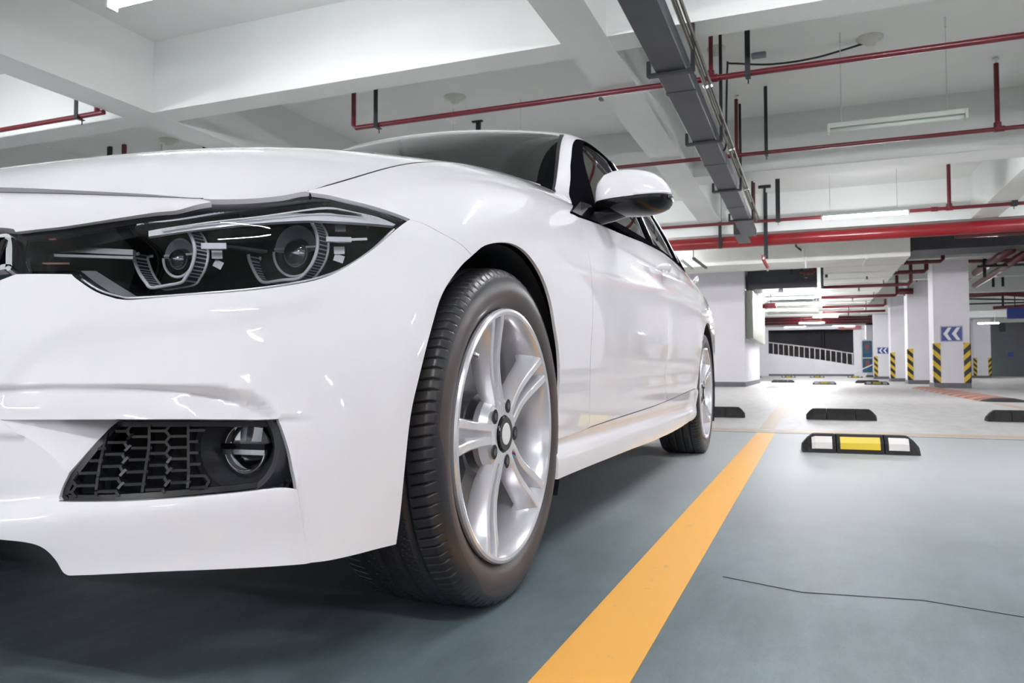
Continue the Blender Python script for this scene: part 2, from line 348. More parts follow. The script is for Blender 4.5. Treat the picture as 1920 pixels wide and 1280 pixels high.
SIDE=[
 fc(0,-.785,0,-.775,0,-.715,TOP[0]),
 fc(.22,-.775,.22,-.765,.21,-.70,TOP[1]),
 fc(.42,-.745,.41,-.735,.39,-.66,TOP[2]),
 fc(.58,-.695,.57,-.685,.545,-.60,TOP[3]),
 fc(.70,-.63,.69,-.615,.66,-.525,TOP[4]),
 fc(.79,-.555,.78,-.535,.745,-.445,TOP[5]),
 fc(.84,-.475,.835,-.45,.80,-.36,TOP[6]),
 [(.858,-.39,.19),(.862,-.385,.25),(.866,-.375,.32),(.868,-.36,.40),(.866,-.34,.48),(.860,-.315,.56),(.848,-.29,.63),(.835,-.28,.68),(.812,-.275,.715),(.782,-.275,.742),(.748,-.28,.762),TOP[7]],
 [(.868,-.27,.19),(.873,-.27,.25),(.874,-.265,.32),(.876,-.25,.40),(.877,-.23,.48),(.876,-.205,.56),(.872,-.18,.63),(.872,-.165,.69),(.852,-.155,.74),(.820,-.15,.782),(.775,-.145,.812),TOP[8]],
 [(.875,-.10,.19),(.881,-.10,.25),(.879,-.10,.32),(.882,-.09,.40),(.885,-.075,.48),(.887,-.05,.56),(.887,-.02,.64),(.882,0,.71),(.874,.01,.77),(.840,.015,.818),(.785,.02,.858),TOP[9]],
 [(.872,.12,.19),(.875,.12,.25),(.878,.12,.32),(.881,.12,.40),(.884,.125,.48),(.887,.13,.56),(.888,.14,.64),(.885,.155,.715),(.880,.165,.78),(.845,.17,.84),(.785,.175,.888),TOP[10]],
 [(.872,.38,.19),(.875,.38,.25),(.878,.38,.32),(.882,.38,.40),(.887,.38,.48),(.890,.38,.56),(.890,.38,.64),(.886,.38,.715),(.878,.38,.79),(.848,.39,.86),(.79,.395,.918),TOP[11]],
 [(.878,.72,.19),(.884,.72,.25),(.887,.72,.32),(.893,.72,.40),(.898,.72,.48),(.904,.72,.56),(.901,.72,.64),(.893,.72,.72),(.880,.72,.79),(.856,.71,.85),(.815,.69,.915),TOP[12]],
 sc(1.10,[(.878,.19),(.884,.25),(.892,.32),(.900,.40),(.905,.48),(.906,.56),(.903,.64),(.896,.72),(.884,.79),(.862,.85),(.828,.91),(.792,.965)]),
 sc(1.55,[(.878,.19),(.884,.25),(.892,.32),(.900,.40),(.905,.48),(.907,.56),(.905,.64),(.898,.73),(.888,.80),(.864,.86),(.828,.93),(.790,.985)]),
 sc(2.00,[(.878,.19),(.884,.25),(.892,.32),(.900,.40),(.906,.48),(.908,.56),(.907,.65),(.902,.74),(.892,.82),(.866,.88),(.826,.95),(.785,1.0)]),
 sc(2.45,[(.872,.19),(.880,.25),(.892,.32),(.902,.40),(.908,.48),(.911,.56),(.911,.65),(.905,.75),(.890,.83),(.860,.89),(.818,.96),(.775,1.01)]),
 sc(2.85,[(.868,.19),(.878,.25),(.890,.32),(.902,.40),(.909,.48),(.913,.56),(.913,.65),(.904,.75),(.884,.84),(.848,.90),(.80,.97),(.75,1.015)]),
 sc(3.20,[(.850,.19),(.862,.25),(.874,.32),(.886,.40),(.893,.48),(.898,.56),(.898,.65),(.888,.76),(.864,.85),(.822,.91),(.765,.97),(.72,1.01)]),
 sc(3.50,[(.81,.19),(.825,.25),(.838,.32),(.852,.40),(.860,.48),(.864,.56),(.862,.65),(.850,.76),(.825,.85),(.785,.92),(.73,.97),(.69,1.00)]),
 sc(3.72,[(.70,.19),(.72,.25),(.75,.32),(.77,.40),(.78,.48),(.785,.56),(.78,.65),(.77,.76),(.75,.85),(.72,.93),(.69,.975),(.66,.99)]),
 sc(3.83,[(.48,.19),(.50,.25),(.52,.32),(.54,.40),(.55,.48),(.55,.56),(.55,.65),(.54,.76),(.53,.85),(.51,.93),(.50,.975),(.48,.985)]),
 sc(3.86,[(.25,.19),(.25,.25),(.25,.32),(.25,.40),(.25,.48),(.25,.56),(.25,.65),(.25,.76),(.25,.85),(.25,.93),(.25,.975),(.25,.985)]),
 sc(3.87,[(0,.19),(0,.25),(0,.32),(0,.40),(0,.48),(0,.56),(0,.65),(0,.76),(0,.85),(0,.93),(0,.975),(0,.985)]),
]
BODY=Net(SIDE,'u0u1')
# ---------- bonnet: columns front->windscreen, rows centre->edge ----------
HX=[0,.2,.36,.50,.60,.66,None]
def hoodrow(edge,yc,zc,crown):
    # edge = (x,y,z) at the wing; (0,yc,zc) at the centre; crown: extra height at fractions
    fr=[0,.28,.52,.72,.86,.94,1]; out=[]
    for f,c in zip(fr,crown):
        out.append((edge[0]*f,yc+(edge[1]-yc)*f**2,zc+(edge[2]-zc)*f**2+c))
    return out
HOOD=[TOP[:7]]
HOOD+= [
 hoodrow(TOP[7],-.56,.778,[0,.007,.020,.022,.008,.004,0]),
 hoodrow(TOP[8],-.34,.857,[0,.005,.017,.020,.009,.004,0]),
 hoodrow(TOP[9],-.12,.911,[0,.004,.014,.017,.008,.004,0]),
 hoodrow(TOP[10],.08,.945,[0,.004,.013,.016,.007,.003,0]),
 hoodrow(TOP[11],.30,.973,[0,.004,.010,.012,.005,.003,0]),
 hoodrow(TOP[12],.56,.988,[0,.002,.005,.006,.004,.002,0]),
]
HOOD=Net(HOOD,'v0')
# ---------- cabin: columns from the screen base to the boot, rows belt -> pillar corner -> centre ----------
def cab(belt,corner,cen,b=.012,rf=.012):
    belt,corner,cen=map(np.array,(belt,corner,cen)); out=[]
    for t in (0,.25,.5,.75,.93):
        p=belt+(corner-belt)*t; k=4*t*(1-t); out.append(tuple(p+np.array([b*k,0,0])))
    out.append(tuple(corner+np.array([-.004,0,0])))
    for t in (.08,.25,.5,.75,1):
        p=corner+(cen-corner)*t
        p[1]=corner[1]+(cen[1]-corner[1])*(1-(1-t)**2)
        p[2]=corner[2]+(cen[2]-corner[2])*(1-(1-t)**2)**.9
        out.append(tuple(p))
    return out
CAB=[cab((.80,.66,.915),(.722,.72,.978),(0,.57,.985)),
 cab((.815,.86,.922),(.690,.88,1.088),(0,.75,1.12)),
 cab((.815,1.05,.928),(.645,1.05,1.205),(0,.93,1.250)),
 cab((.812,1.22,.935),(.610,1.21,1.303),(0,1.12,1.352)),
 cab((.81,1.42,.942),(.600,1.40,1.358),(0,1.33,1.402)),
 cab((.808,1.70,.955),(.598,1.70,1.390),(0,1.66,1.427)),
 cab((.802,2.05,.968),(.598,2.05,1.393),(0,2.02,1.427)),
 cab((.795,2.40,.978),(.600,2.40,1.368),(0,2.38,1.395)),
 cab((.785,2.70,.985),(.615,2.72,1.300),(0,2.74,1.318)),
 cab((.77,3.00,.990),(.640,3.02,1.185),(0,3.06,1.200)),
 cab((.74,3.25,.992),(.66,3.28,1.075),(0,3.34,1.082)),
 cab((.70,3.5,.992),(.68,3.5,1.00),(0,3.58,1.000))]
CABIN=Net(CAB,'v1')
# ======================= panel cutter =======================
class Chart:
    """roughly metric flat coordinates (A,B) on a net"""
    def __init__(s,net,sign):
        s.net=net; s.sign=sign; u=np.linspace(0,net.nu,net.nu*16+1); v=np.linspace(0,net.nv,net.nv*16+1)
        mu=net(u,np.full_like(u,net.nv*.4)); mv=net(np.full_like(v,net.nu*.45),v)
        s.u=u; s.a=np.concatenate([[0],np.cumsum(np.linalg.norm(np.diff(mu,axis=0),axis=1))])
        s.v=v; s.b=np.concatenate([[0],np.cumsum(np.linalg.norm(np.diff(mv,axis=0),axis=1))])
    def ab(s,u,v): return np.interp(u,s.u,s.a),np.interp(v,s.v,s.b)
    def uv(s,a,b): return np.interp(a,s.a,s.u),np.interp(b,s.b,s.v)
    def px(s,p,box=None): return s.ab(*s.net.lift(p[0],p[1],box))
    def xyz(s,P,w=(1,1,1)):
        U,V,_,_=s.net.grid(); G=s.net(U,V); d=(((G-np.array(P))*np.array(w))**2).sum(-1); i=np.unravel_index(np.argmin(d),d.shape)
        u,v=U[i],V[i]; st=.08
        for _ in range(40):
            best=(u,v); bd=(((s.net(u,v)-P)*w)**2).sum()
            for du in (-st,0,st):
                for dv in (-st,0,st):
                    uu,vv=np.clip(u+du,0,s.net.nu),np.clip(v+dv,0,s.net.nv); dd=(((s.net(uu,vv)-P)*w)**2).sum()
                    if dd<bd: bd=dd; best=(uu,vv)
            if best==(u,v): st/=2
            u,v=best
        return s.ab(u,v)
    def at(s,A,B,d=0):
        u,v=s.uv(A,B); P=s.net(u,v); n=s.net.normal(u,v,s.sign); d=np.asarray(d,float)
        return P+n*d[...,None] if d.ndim else P+n*d
CB=Chart(BODY,1); CH=Chart(HOOD,-1); CC=Chart(CABIN,1)
def _check(ch,ref):
    n=ch.net.normal(ch.net.nu*.5,ch.net.nv*.5,ch.sign)
    if n@np.array(ref)<0: ch.sign*=-1
_check(CB,(1,0,0)); _check(CH,(0,0,1)); _check(CC,(.5,0,1))
def spline(pts,n=6):
    P=np.array(pts,float)
    if len(P)<3: return [tuple(P[0]+(P[-1]-P[0])*t) for t in np.linspace(0,1,n+1)]
    Q=np.concatenate([2*P[:1]-P[1:2],P,2*P[-1:]-P[-2:-1]]); out=[]
    for i in range(1,len(Q)-2):
        for k in range(n):
            t=k/n; a,b,c,d=Q[i-1],Q[i],Q[i+1],Q[i+2]
            out.append(tuple(.5*((2*b)+(c-a)*t+(2*a-5*b+4*c-d)*t*t+(3*b-a-3*c+d)*t**3)))
    out.append(tuple(P[-1])); return out
def curve(ch,pts,n=4,box=None):
    """px points (2 numbers) or xyz points (3 numbers) -> smooth polyline in chart coordinates"""
    Q=[ch.px(p,box) if len(p)==2 else ch.xyz(p) for p in pts]
    return spline(Q,n)
def join(*segs):
    out=[]
    for s in segs:
        for p in s:
            if not out or math.hypot(p[0]-out[-1][0],p[1]-out[-1][1])>4e-4: out.append(tuple(p))
    if math.hypot(out[0][0]-out[-1][0],out[0][1]-out[-1][1])<4e-4: out.pop()
    return out
def inside(poly,X,Y):
    poly=np.array(poly); c=np.zeros(X.shape,bool); j=len(poly)-1
    for i in range(len(poly)):
        xi,yi=poly[i]; xj,yj=poly[j]
        if yi!=yj: c^=((yi>Y)!=(yj>Y))&(X<(xj-xi)*(Y-yi)/(yj-yi)+xi)
        j=i
    return c
def dist(poly,X,Y,closed=False):
    P=np.array(poly,float); 
    if closed: P=np.concatenate([P,P[:1]])
    d=np.full(X.shape,1e9)
    for a,b in zip(P[:-1],P[1:]):
        ab=b-a; L=max(ab@ab,1e-18); t=np.clip(((X-a[0])*ab[0]+(Y-a[1])*ab[1])/L,0,1)
        d=np.minimum(d,np.hypot(X-a[0]-t*ab[0],Y-a[1]-t*ab[1]))
    return d
def resample(poly,h,closed=True):
    P=[np.array(p) for p in poly]; out=[]; n=len(P)
    for i in range(n if closed else n-1):
        a,b=P[i],P[(i+1)%n]; k=max(1,int(math.ceil(np.linalg.norm(b-a)/h)))
        out+=[tuple(a+(b-a)*t/k) for t in range(k)]
    if not closed: out.append(tuple(P[-1]))
    return out
def panel(name,ch,outer,mats,parent,h=.014,holes=(),creases=(),disp=None,depth=.016,mirror=False,edge=.0012,base=0.,solid=False):
    """a sheet-metal part: the stretch of the surface inside an outline, with folded edges"""
    loops=[resample(outer,h*.8)]+[resample(q,h*.8) for q in holes]
    lines=[resample(c,h*.8,False) for c in creases]
    A=np.array(loops[0]); lo,hi=A.min(0),A.max(0)
    gx,gy=np.meshgrid(np.arange(lo[0]+h/2,hi[0],h),np.arange(lo[1]+h/2,hi[1],h)); gx=gx.ravel();gy=gy.ravel()
    ok=inside(loops[0],gx,gy)
    for q in loops[1:]: ok&=~inside(q,gx,gy)
    gx,gy=gx[ok],gy[ok]
    d=np.full(gx.shape,1e9)
    for q in loops: d=np.minimum(d,dist(q,gx,gy,True))
    for q in lines: d=np.minimum(d,dist(q,gx,gy))
    gx,gy=gx[d>h*.35],gy[d>h*.35]
    pts=[];edges=[]
    for q in loops:
        n0=len(pts); pts+=q; edges+=[(n0+i,n0+(i+1)%len(q)) for i in range(len(q))]
    for q in lines:
        n0=len(pts); pts+=q; edges+=[(n0+i,n0+i+1) for i in range(len(q)-1)]
    pts+=list(zip(gx,gy))
    r=delaunay_2d_cdt([Vector((float(a),float(b))) for a,b in pts],edges,[],0,1e-6)
    P=np.array([(v.x,v.y) for v in r[0]]); F=[tuple(f) for f in r[2]]
    T=np.array(F); c=P[T].mean(1)
    ok=inside(loops[0],c[:,0],c[:,1])
    for q in loops[1:]: ok&=~inside(q,c[:,0],c[:,1])
    T=T[ok]
    def G(a,b):
        dd=(disp(a,b) if disp else np.zeros_like(a))+base
        return ch.at(a,b,dd)
    X,Y=P[:,0],P[:,1]; V=G(X,Y); e=.0025
    du=G(X+e,Y)-G(X-e,Y); dv=G(X,Y+e)-G(X,Y-e); N=np.cross(du,dv); N/=np.maximum(np.linalg.norm(N,axis=1),1e-12)[:,None]
    n0=ch.at(X,Y,1.)-ch.at(X,Y,0.); s=np.where((N*n0).sum(1)<0,-1.,1.)[:,None]; N=N*s
    # triangle winding
    a,b,c3=V[T[:,0]],V[T[:,1]],V[T[:,2]]; fn=np.cross(b-a,c3-a); flip=(fn*N[T[:,0]]).sum(1)<0
    T[flip]=T[flip][:,::-1]
    cnt={}
    for f in T:
        for i in range(3):
            k=(f[i],f[(i+1)%3]); cnt[k]=1
    bnd=[k for k in cnt if (k[1],k[0]) not in cnt]
    used=sorted({i for k in bnd for i in k})
    if edge and not solid: V[used]-=n0[used]*edge
    VV=list(V); NN=list(N); FF=[tuple(f) for f in T]; FM=[0]*len(FF)
    seam=(lambda i: abs(V[i][0])<2e-3) if mirror else (lambda i: False)
    for i,j in bnd:
        if seam(i) and seam(j): continue
        k=len(VV); p,q=V[i],V[j]; pi,qj=p-n0[i]*depth,q-n0[j]*depth
        fnn=np.cross(pi-p,q-p); fnn/=max(1e-12,np.linalg.norm(fnn))
        # outside faces away from the sheet
        VV+=[p,pi,qj,q]; NN+=[fnn]*4; FF.append((k,k+1,k+2,k+3)); FM.append(0)
    if solid:
        k=len(VV); VV+=list(V-n0*depth); NN+=list(-N); FF+=[tuple(int(x)+k for x in f[::-1]) for f in T]; FM+=[0]*len(T)
    VV=np.array(VV);NN=np.array(NN)
    if mirror:
        k=len(VV); VV=np.concatenate([VV,VV*[-1,1,1]]); NN=np.concatenate([NN,NN*[-1,1,1]])
        FF=FF+[tuple(int(x)+k for x in f[::-1]) for f in FF]
    return mk(name,VV,FF,mats,parent,True,normals=NN)
def twin(o):
    """the same part on the car's other side"""
    c=o.copy(); scn.collection.objects.link(c); c.scale=(-1,1,1); c.parent=o.parent; c.matrix_parent_inverse=o.matrix_parent_inverse.copy()
    l=o.location; c.location=(-l[0],l[1],l[2])
    for ch in list(o.children):
        d=ch.copy(); scn.collection.objects.link(d); d.parent=c; d.matrix_parent_inverse=ch.matrix_parent_inverse.copy()
    return c
def sstep(x): x=np.clip(x,0,1); return x*x*(3-2*x)
# ======================= the car =======================
car=empty('car',(0,1.4,0)); tag(car,'glossy white four-door sedan parked at the left, seen from its front left corner','car')
O=(0,0,0)
# --- outlines in the photograph, laid on the body surface ---
hl_low=[(29,513),(80,513),(133,513),(144,523),(179,546),(217,559),(250,561),(358,552),(458,545),(542,534),(604,521),(650,500),(708,461),(750,424),(768,411)]
c_top=curve(CB,[(396,377.5),(340,391),(292,397),(208,410),(125,423),(62,430),(28,434)])
kid_top=curve(CB,[(28,434),(.38,-.66,.648),(.30,-.69,.656),(.16,-.71,.664),(.05,-.72,.664),(.035,-.72,.655)],3)
kid_low=curve(CB,[(.035,-.72,.655),(.035,-.74,.58),(.05,-.75,.535),(.10,-.75,.515),(.25,-.73,.52),(.36,-.68,.545)],3)
hl_lowc=curve(CB,[(29,513),(80,512.5),(133,513)])+curve(CB,hl_low[2:6])+curve(CB,hl_low[5:])
gap_bf=curve(CB,[(768,411),(790,417),(827,436),(865,458),(886,479)])
arch_f1=curve(CB,[(886,479),(864,500),(831,549),(810,615),(788,702),(771,779),(760,878),(752,960),(744,1020)])
bot_y=[(744,1020),(700,1031),(625,1049),(590,1054),(450,1064),(300,1070),(140,1077)]
bot=curve(CB,bot_y)+curve(CB,[(132,1077),(122,1070),(110,1047),(90,1025),(60,1014),(0,1007)])
bot_c=curve(CB,[(0,1007),(.40,-.745,.243),(.2,-.77,.243),(0,-.78,.243)],3)
v_of=lambda z: CB.xyz((0,-.76,z),(0.01,0.01,1))
ctr=lambda z: (0.0,CB.ab(0,BODY_vz(z))[1])
def BODY_vz(z):
    v=np.linspace(0,BODY.nv,400); Z=BODY(np.zeros(400),v)[:,2]; return float(np.interp(z,Z,v))
topv=CB.ab(0,BODY.nv)[1]
u396=CB.px((396,377))[0]
g=.0016
bump_outer=join([(0,topv-.0005)],[(x,topv-.0005) for x in np.linspace(.02,u396,24)],c_top,kid_top,kid_low,hl_lowc,gap_bf,arch_f1,bot,bot_c,[ctr(.243)])
# fog opening with the scoop beside it, and the centre intake
fog_top=curve(CB,[(2,786.5),(90,786.5),(182,786),(300,785.5),(420,785),(522,785)],3)
fog_r=curve(CB,[(522,785),(530,805),(545,855),(555,917)],4)
fog_bot=curve(CB,[(555,917),(540,914),(520,913.5),(500,916),(400,927),(250,938),(125,940),(114,937),(111,932)],4)
fog_l=curve(CB,[(111,932),(115,915),(128,888)],3)
scoop_low=curve(CB,[(128,888),(100,858),(65,830),(25,806),(2,788)],4)
fog_hole=join(fog_top,fog_r,fog_bot,fog_l,scoop_low)
intake=join(curve(CB,[(.02,-.77,.385),(.2,-.76,.385),(.37,-.735,.385),(.40,-.73,.37)],3),curve(CB,[(.40,-.73,.37),(.36,-.74,.28),(.33,-.75,.27),(.2,-.76,.268),(.02,-.77,.268)],3))
# character lines
Cu=curve(CB,[(.30,-.755,.415),(60,723.5),(150,722),(250,722),(350,725),(425,729),(475,737),(505,757),(520,782)],5)
Cl=curve(CB,[(.30,-.755,.413),(60,726),(150,724.5),(250,726),(350,732.5),(425,745),(465,760),(492,774),(505,781)],5)
Rg=curve(CB,[(.0,-.78,.262),(.40,-.745,.262),(0,982),(100,973),(200,963),(300,952),(400,941),(480,929),(557,920)],4)
Vc=curve(CB,[(557,920),(563,955),(569,995),(576,1030),(580,1045)],4)
Sh=curve(CB,[(0,740),(20,695),(45,660),(79,629),(142,603),(250,592),(358,584),(458,575),(600,545),(700,500)],5)
def finterp(P):
    P=np.array(sorted(P)); return lambda a: np.interp(a,P[:,0],P[:,1])
fCu,fCl,fRg,fSh=finterp(Cu),finterp(Cl),finterp(Rg),finterp(Sh)
aCu=(Cu[0][0],max(p[0] for p in Cu)); botmost=finterp(bot+bot_c)
fogb=finterp(fog_bot)
PVc=np.array(Vc)
barb=finterp(fog_top)
def disp_bumper(a,b):
    d=np.zeros_like(a)
    u=fCu(a); l=np.minimum(fCl(a),u-.0004); inr=(a<aCu[1]+.0015)
    amp=np.minimum(.020,2.3*(u-l))*sstep((a-aCu[0])/.1)*(.25+.75*sstep((aCu[1]+.004-a)/.035))
    t=(u-b)/(u-l)
    prof=np.where(t<0,0,np.where(t<1,-t,0))
    below=(b<l); rec=-1+.62*sstep((l-b)/.05)
    d+=np.where(inr&(b>barb(a)-.02),amp*np.where(below,rec,prof),0)
    d+=.004*np.exp(-((b-u)/.022)**2)*(b>=u)*sstep((a-aCu[0])/.2)*(1-sstep((a-aCu[1])/.06))+np.where((b<u)&inr&(b>barb(a)-.02),.004*sstep((a-aCu[0])/.2),0)
    # soft shoulder under the headlamp: the sheet steps in below it
    d-=.0045*sstep((fSh(a)-b)/.035)*sstep((a-Sh[0][0]+.02)/.05)*sstep((Sh[-1][0]-a)/.12)*sstep((b-fCu(a)+.03)/.04)
    # lower lip stands proud, falling back above and below its ridge and ending at an upright crease
    r=fRg(a); f=np.where(b>r,1-sstep((b-r)/.034),1-.55*sstep((r-b)/.075))
    vx=np.interp(b,PVc[::-1,1],PVc[::-1,0]); f=f*(1-sstep((a-vx+.006)/.010))
    d+=.013*f*(b<fogb(a)+.09)*(1-sstep((b-r-.03)/.01))
    return d
front_bumper=panel('front_bumper',CB,bump_outer,M['paint'],car,.007,[fog_hole,intake],[Cu,Cl,Vc],disp_bumper,.022,mirror=True)
# scoop beside the fog lamp
P0=np.array(CB.px((128,888))); P1=np.array(CB.px((2,788))); P2=np.array(CB.px((182,786)))
nrm=np.array([-(P1-P0)[1],(P1-P0)[0]]); nrm/=np.linalg.norm(nrm); 
if nrm@(P2-P0)<0: nrm=-nrm
L2=nrm@(P2-P0)
def disp_scoop(a,b):
    t=((a-P0[0])*nrm[0]+(b-P0[1])*nrm[1])/L2; return -.048*np.clip(t,0,1.4)**1.25
fl=curve(CB,[(128,888),(145,860),(175,805),(190,786)],3)
tw=panel('bumper_scoop',CB,join([tuple(P1)],curve(CB,[(2,786.0),(100,783),(190,783)],3),fl[::-1],scoop_low),M['paint'],front_bumper,.008,disp=disp_scoop,depth=.01,edge=0); twin(tw)
# bonnet
hf=curve(CH,[(0,349.6),(146,355.6),(292,363.6),(392,374.2)],4)
hs=curve(CH,[(402,376),(440,374),(479,371),(530,365),(562,358.5)],4)
nv=CH.ab(0,HOOD.nv)[1]; au=CH.ab(HOOD.nu,0)[0]
a350=hf[0][0]
hood_outer=join([(a350*1.02,0)],[(a350,b) for b in np.linspace(.02,hf[0][1]-.02,8)],hf,hs,[(x,nv-.0016) for x in np.linspace(hs[-1][0]+.01,au,30)],[(au,0)])
hood=panel('bonnet',CH,hood_outer,M['paint'],car,.018,depth=.018,mirror=True)
# front wing
aT=CB.ab(8.0,0)[0]
door_gap=[(1085,407),(1090,422),(1096,441),(1107,490),(1112,562),(1112,595),(1109,650),(1107,719),(1106,787),(1101,803)]
SB=(9.5,18,0,11)
dg=curve(CB,door_gap,box=SB)
def shift(c,d): return [(x+d,y) for x,y in c]
f_top=curve(CB,[(769,409.5),(740,398),(708,387.5),(667,376.5),(640,370),(617,364.5),(590,360.5),(571,357)])
f_gap=[(x,topv-.0008) for x in np.linspace(f_top[-1][0]+.004,CB.ab(12.25,0)[0],40)]
f_rear=curve(CB,[(.80,.70,.935),(1069,397),(1077,402),(1084.5,406.5)],3)
SILL=[(1041,825),(1071,814),(1101,803.5),(1128,794),(1156,784.5),(1187,774.5),(1219,764),(1243,755),(1266,745.5),(1290,734.5),(1304,728)]
sillc=curve(CB,SILL,4,box=SB)
sill_f=curve(CB,SILL[:3],3,box=SB)[::-1]
arch_f2=curve(CB,[(1041,824),(1047,768),(1051,713),(1049,659),(1043,617),(1034,565),(1019,520),(996,482),(970,460),(940,454),(910,460),(887,478)])
wing=panel('front_wing',CB,join(f_top,f_gap,f_rear,shift(dg,-g),sill_f,arch_f2,shift(gap_bf[::-1],g)),M['paint'],car,.012,depth=.007)
# doors
def disp_door(a,b):
    P=CB.at(a,b,0.); z=P[...,2]; y=P[...,1]
    zc=.795+.022*(y-.5)
    d=-.004*np.exp(-((z-zc+.035)/.028)**2)*sstep((y-.55)/.6)           # hollow under the shoulder line
    d+=.004*np.exp(-((z-zc-.012)/.014)**2)*sstep((y-.55)/.6)
    zl=.40+.01*(y-1.5); d+=-.006*np.exp(-((z-zl-.03)/.04)**2)*sstep((y-.6)/.3)*sstep((2.5-y)/.3)
    return d
bg=curve(CB,[(1204,453),(1222,483),(1243,523),(1254,562),(1255,600),(1252,656),(1249,731)],box=SB)
belt1=curve(CB,[(1086,407),(1127,421.5),(1165,438),(1203,453)],box=SB)
belt2=curve(CB,[(1205,454),(1235,469),(1259,482),(.792,2.52,.985)],4,box=SB)
ig_=int(np.argmin([abs(p[0]-CB.px((1249,752),SB)[0]) for p in sillc])); i11=int(np.argmin([abs(p[0]-dg[-1][0]) for p in sillc]))
up1=lambda c:[(x,y+.0022) for x,y in c]
sill1=up1(sillc[i11+1:ig_-1])[::-1]; sill2=up1(sillc[ig_+1:])[::-1]
bg=bg+[(sillc[ig_][0],sillc[ig_][1]+.0022)]
fd=panel('front_door',CB,join(shift(dg[::-1],g)[:-1],[dg[0]],belt1,shift(bg,-g),sill1),M['paint'],car,.022,disp=disp_door)
RA=[(.9,2.81+.375*math.cos(t),.325+.375*math.sin(t)) for t in np.linspace(math.radians(-6),math.radians(186),23)]
ra=curve(CB,[(p[0],p[1],p[2]) for p in RA],2)          # rear to front
rd_edge=curve(CB,[(.792,2.56,.985),(.87,2.60,.86),(.90,2.58,.76),(.907,2.53,.65)],4)
k=int(np.argmin([math.hypot(p[0]-rd_edge[-1][0],p[1]-rd_edge[-1][1]) for p in ra]))
rd=panel('rear_door',CB,join(belt2,rd_edge,ra[k+1:],sill2,shift(bg[::-1],g)),M['paint'],car,.025,disp=disp_door)
# quarter panel, boot and rear bumper
ga=CB.xyz((.84,3.42,.60))[0]
qp=panel('rear_quarter_panel',CB,join(shift(rd_edge[::-1],g*2),[(rd_edge[0][0]+.02,topv-.001)],[(x,topv-.001) for x in np.linspace(rd_edge[0][0]+.04,ga,16)],[(ga,CB.xyz((.8,3.45,.58))[1])],[(ga,y) for y in np.linspace(CB.xyz((.8,3.45,.56))[1],CB.xyz((.8,3.45,.36))[1],6)],[(ra[0][0]+.01,ra[0][1])],ra[:k+1]),M['paint'],car,.03,depth=.008)
aend=CB.ab(BODY.nu,0)[0]; bz=lambda z: CB.xyz((.8,3.45,z))[1]
rb=panel('rear_bumper',CB,join([(ga+.004,bz(.36)),(ga+.004,bz(.58))],[(x,bz(.60)) for x in np.linspace(ga+.05,aend,20)],[(x,0.001) for x in np.linspace(aend,ra[0][0]+.03,20)],[(ra[0][0]+.012,bz(.27))]),M['paint'],car,.035,mirror=True)
bl=panel('boot_lid',CB,join([(ga+.004,bz(.605)),(ga+.004,topv-.001)],[(x,topv-.001) for x in np.linspace(ga+.05,aend,20)],[(x,bz(.605)) for x in np.linspace(aend,ga+.05,20)]),M['paint'],car,.035,mirror=True)
mb=MB(); mb.add([(-.69,3.46,.992),(.69,3.46,.992),(.66,3.72,.985),(.48,3.83,.98),(.25,3.86,.98),(-.25,3.86,.98),(-.48,3.83,.98),(-.66,3.72,.985)],[(0,1,2,3,4,5,6,7)]); mb.build('boot_top',M['paint'],bl)
# side skirt: flares out towards its lower edge
st=[(x,y-.0012) for x,y in sillc]
sr=[(.892,2.43,.34),(.885,2.40,.27),(.88,2.36,.22),(.875,2.30,.205)]
bb=curve(CB,[(1296,783.5),(1266,803.5),(1219,825.5),(1180,840),(1125,861.5),(1080,879.5),(1037,897.5)],4,box=(9.5,18,-1,6))
skl=finterp(bb)
def disp_skirt(a,b):
    P=CB.at(a,b,0.); z=P[...,2]; y=P[...,1]
    d=.012*sstep((.285-z)/.05)-.010*np.exp(-((z-.272)/.016)**2)*sstep((2.3-y)/.15)
    return d+.010*sstep((y-2.18)/.16)*sstep((z-.2)/.03)
skirt=panel('side_skirt',CB,join(st,curve(CB,sr,4),bb),M['paint'],car,.013,disp=disp_skirt,depth=.05)
for o in (fd,rd,qp,skirt): pass
# cabin: roof with pillars
cs=lambda pts,n=3,box=None: curve(CC,pts,n,box)
vC=CC.ab(0,CABIN.nv)[1]
def cuv(pts,n=4): return spline([CC.ab(u,v) for u,v in pts],n)
ws_side=cuv([(.02,4.62),(.8,4.95),(1.6,5.15),(2.5,5.32),(3.02,5.50)])
ws_top=cuv([(3.02,5.50),(3.10,6.0),(3.13,7.5),(3.15,8.8),(3.15,10)])
strip_out=cuv([(.10,4.22),(.8,4.62),(1.6,4.85),(2.5,5.02),(3.12,5.22),(3.10,5.5)])
bx=(.0,11,0,5.3)
wf_front=[CC.ab(*CABIN.lift(*p,box=(0,4.9,0,5.25))) for p in ((1069,396),(1067,362),(1070,320),(1072,290),(1075,268),(1080,261))]
wf_front=spline(wf_front,4)
wf_top=cuv([(4.45,4.72),(5.2,4.75),(6,4.72),(7,4.66),(7.9,4.50),(8.6,4.1),(9.0,3.4),(9.15,2.4),(9.1,1.2),(8.9,.35),(8.7,.05)])
wf_bot=[CC.ab(u,.02) for u in np.linspace(8.6,.55,40)]
rw=cuv([(7.75,10),(7.72,7.5),(7.75,6.2),(7.95,5.6),(8.6,5.5),(10.4,5.7),(10.6,7.5),(10.6,10)],4)
roof_outer=join(ws_top[::-1][0:1],ws_top[::-1],strip_out[::-1],[CC.ab(.02,3.8),CC.ab(.02,.02)],[wf_front[0]],wf_front,wf_top,[CC.ab(9.4,.02),CC.ab(11,.02),CC.ab(11,10)],rw[::-1])
roof=panel('roof',CC,roof_outer,M['paint'],car,.022,mirror=True,depth=.02)
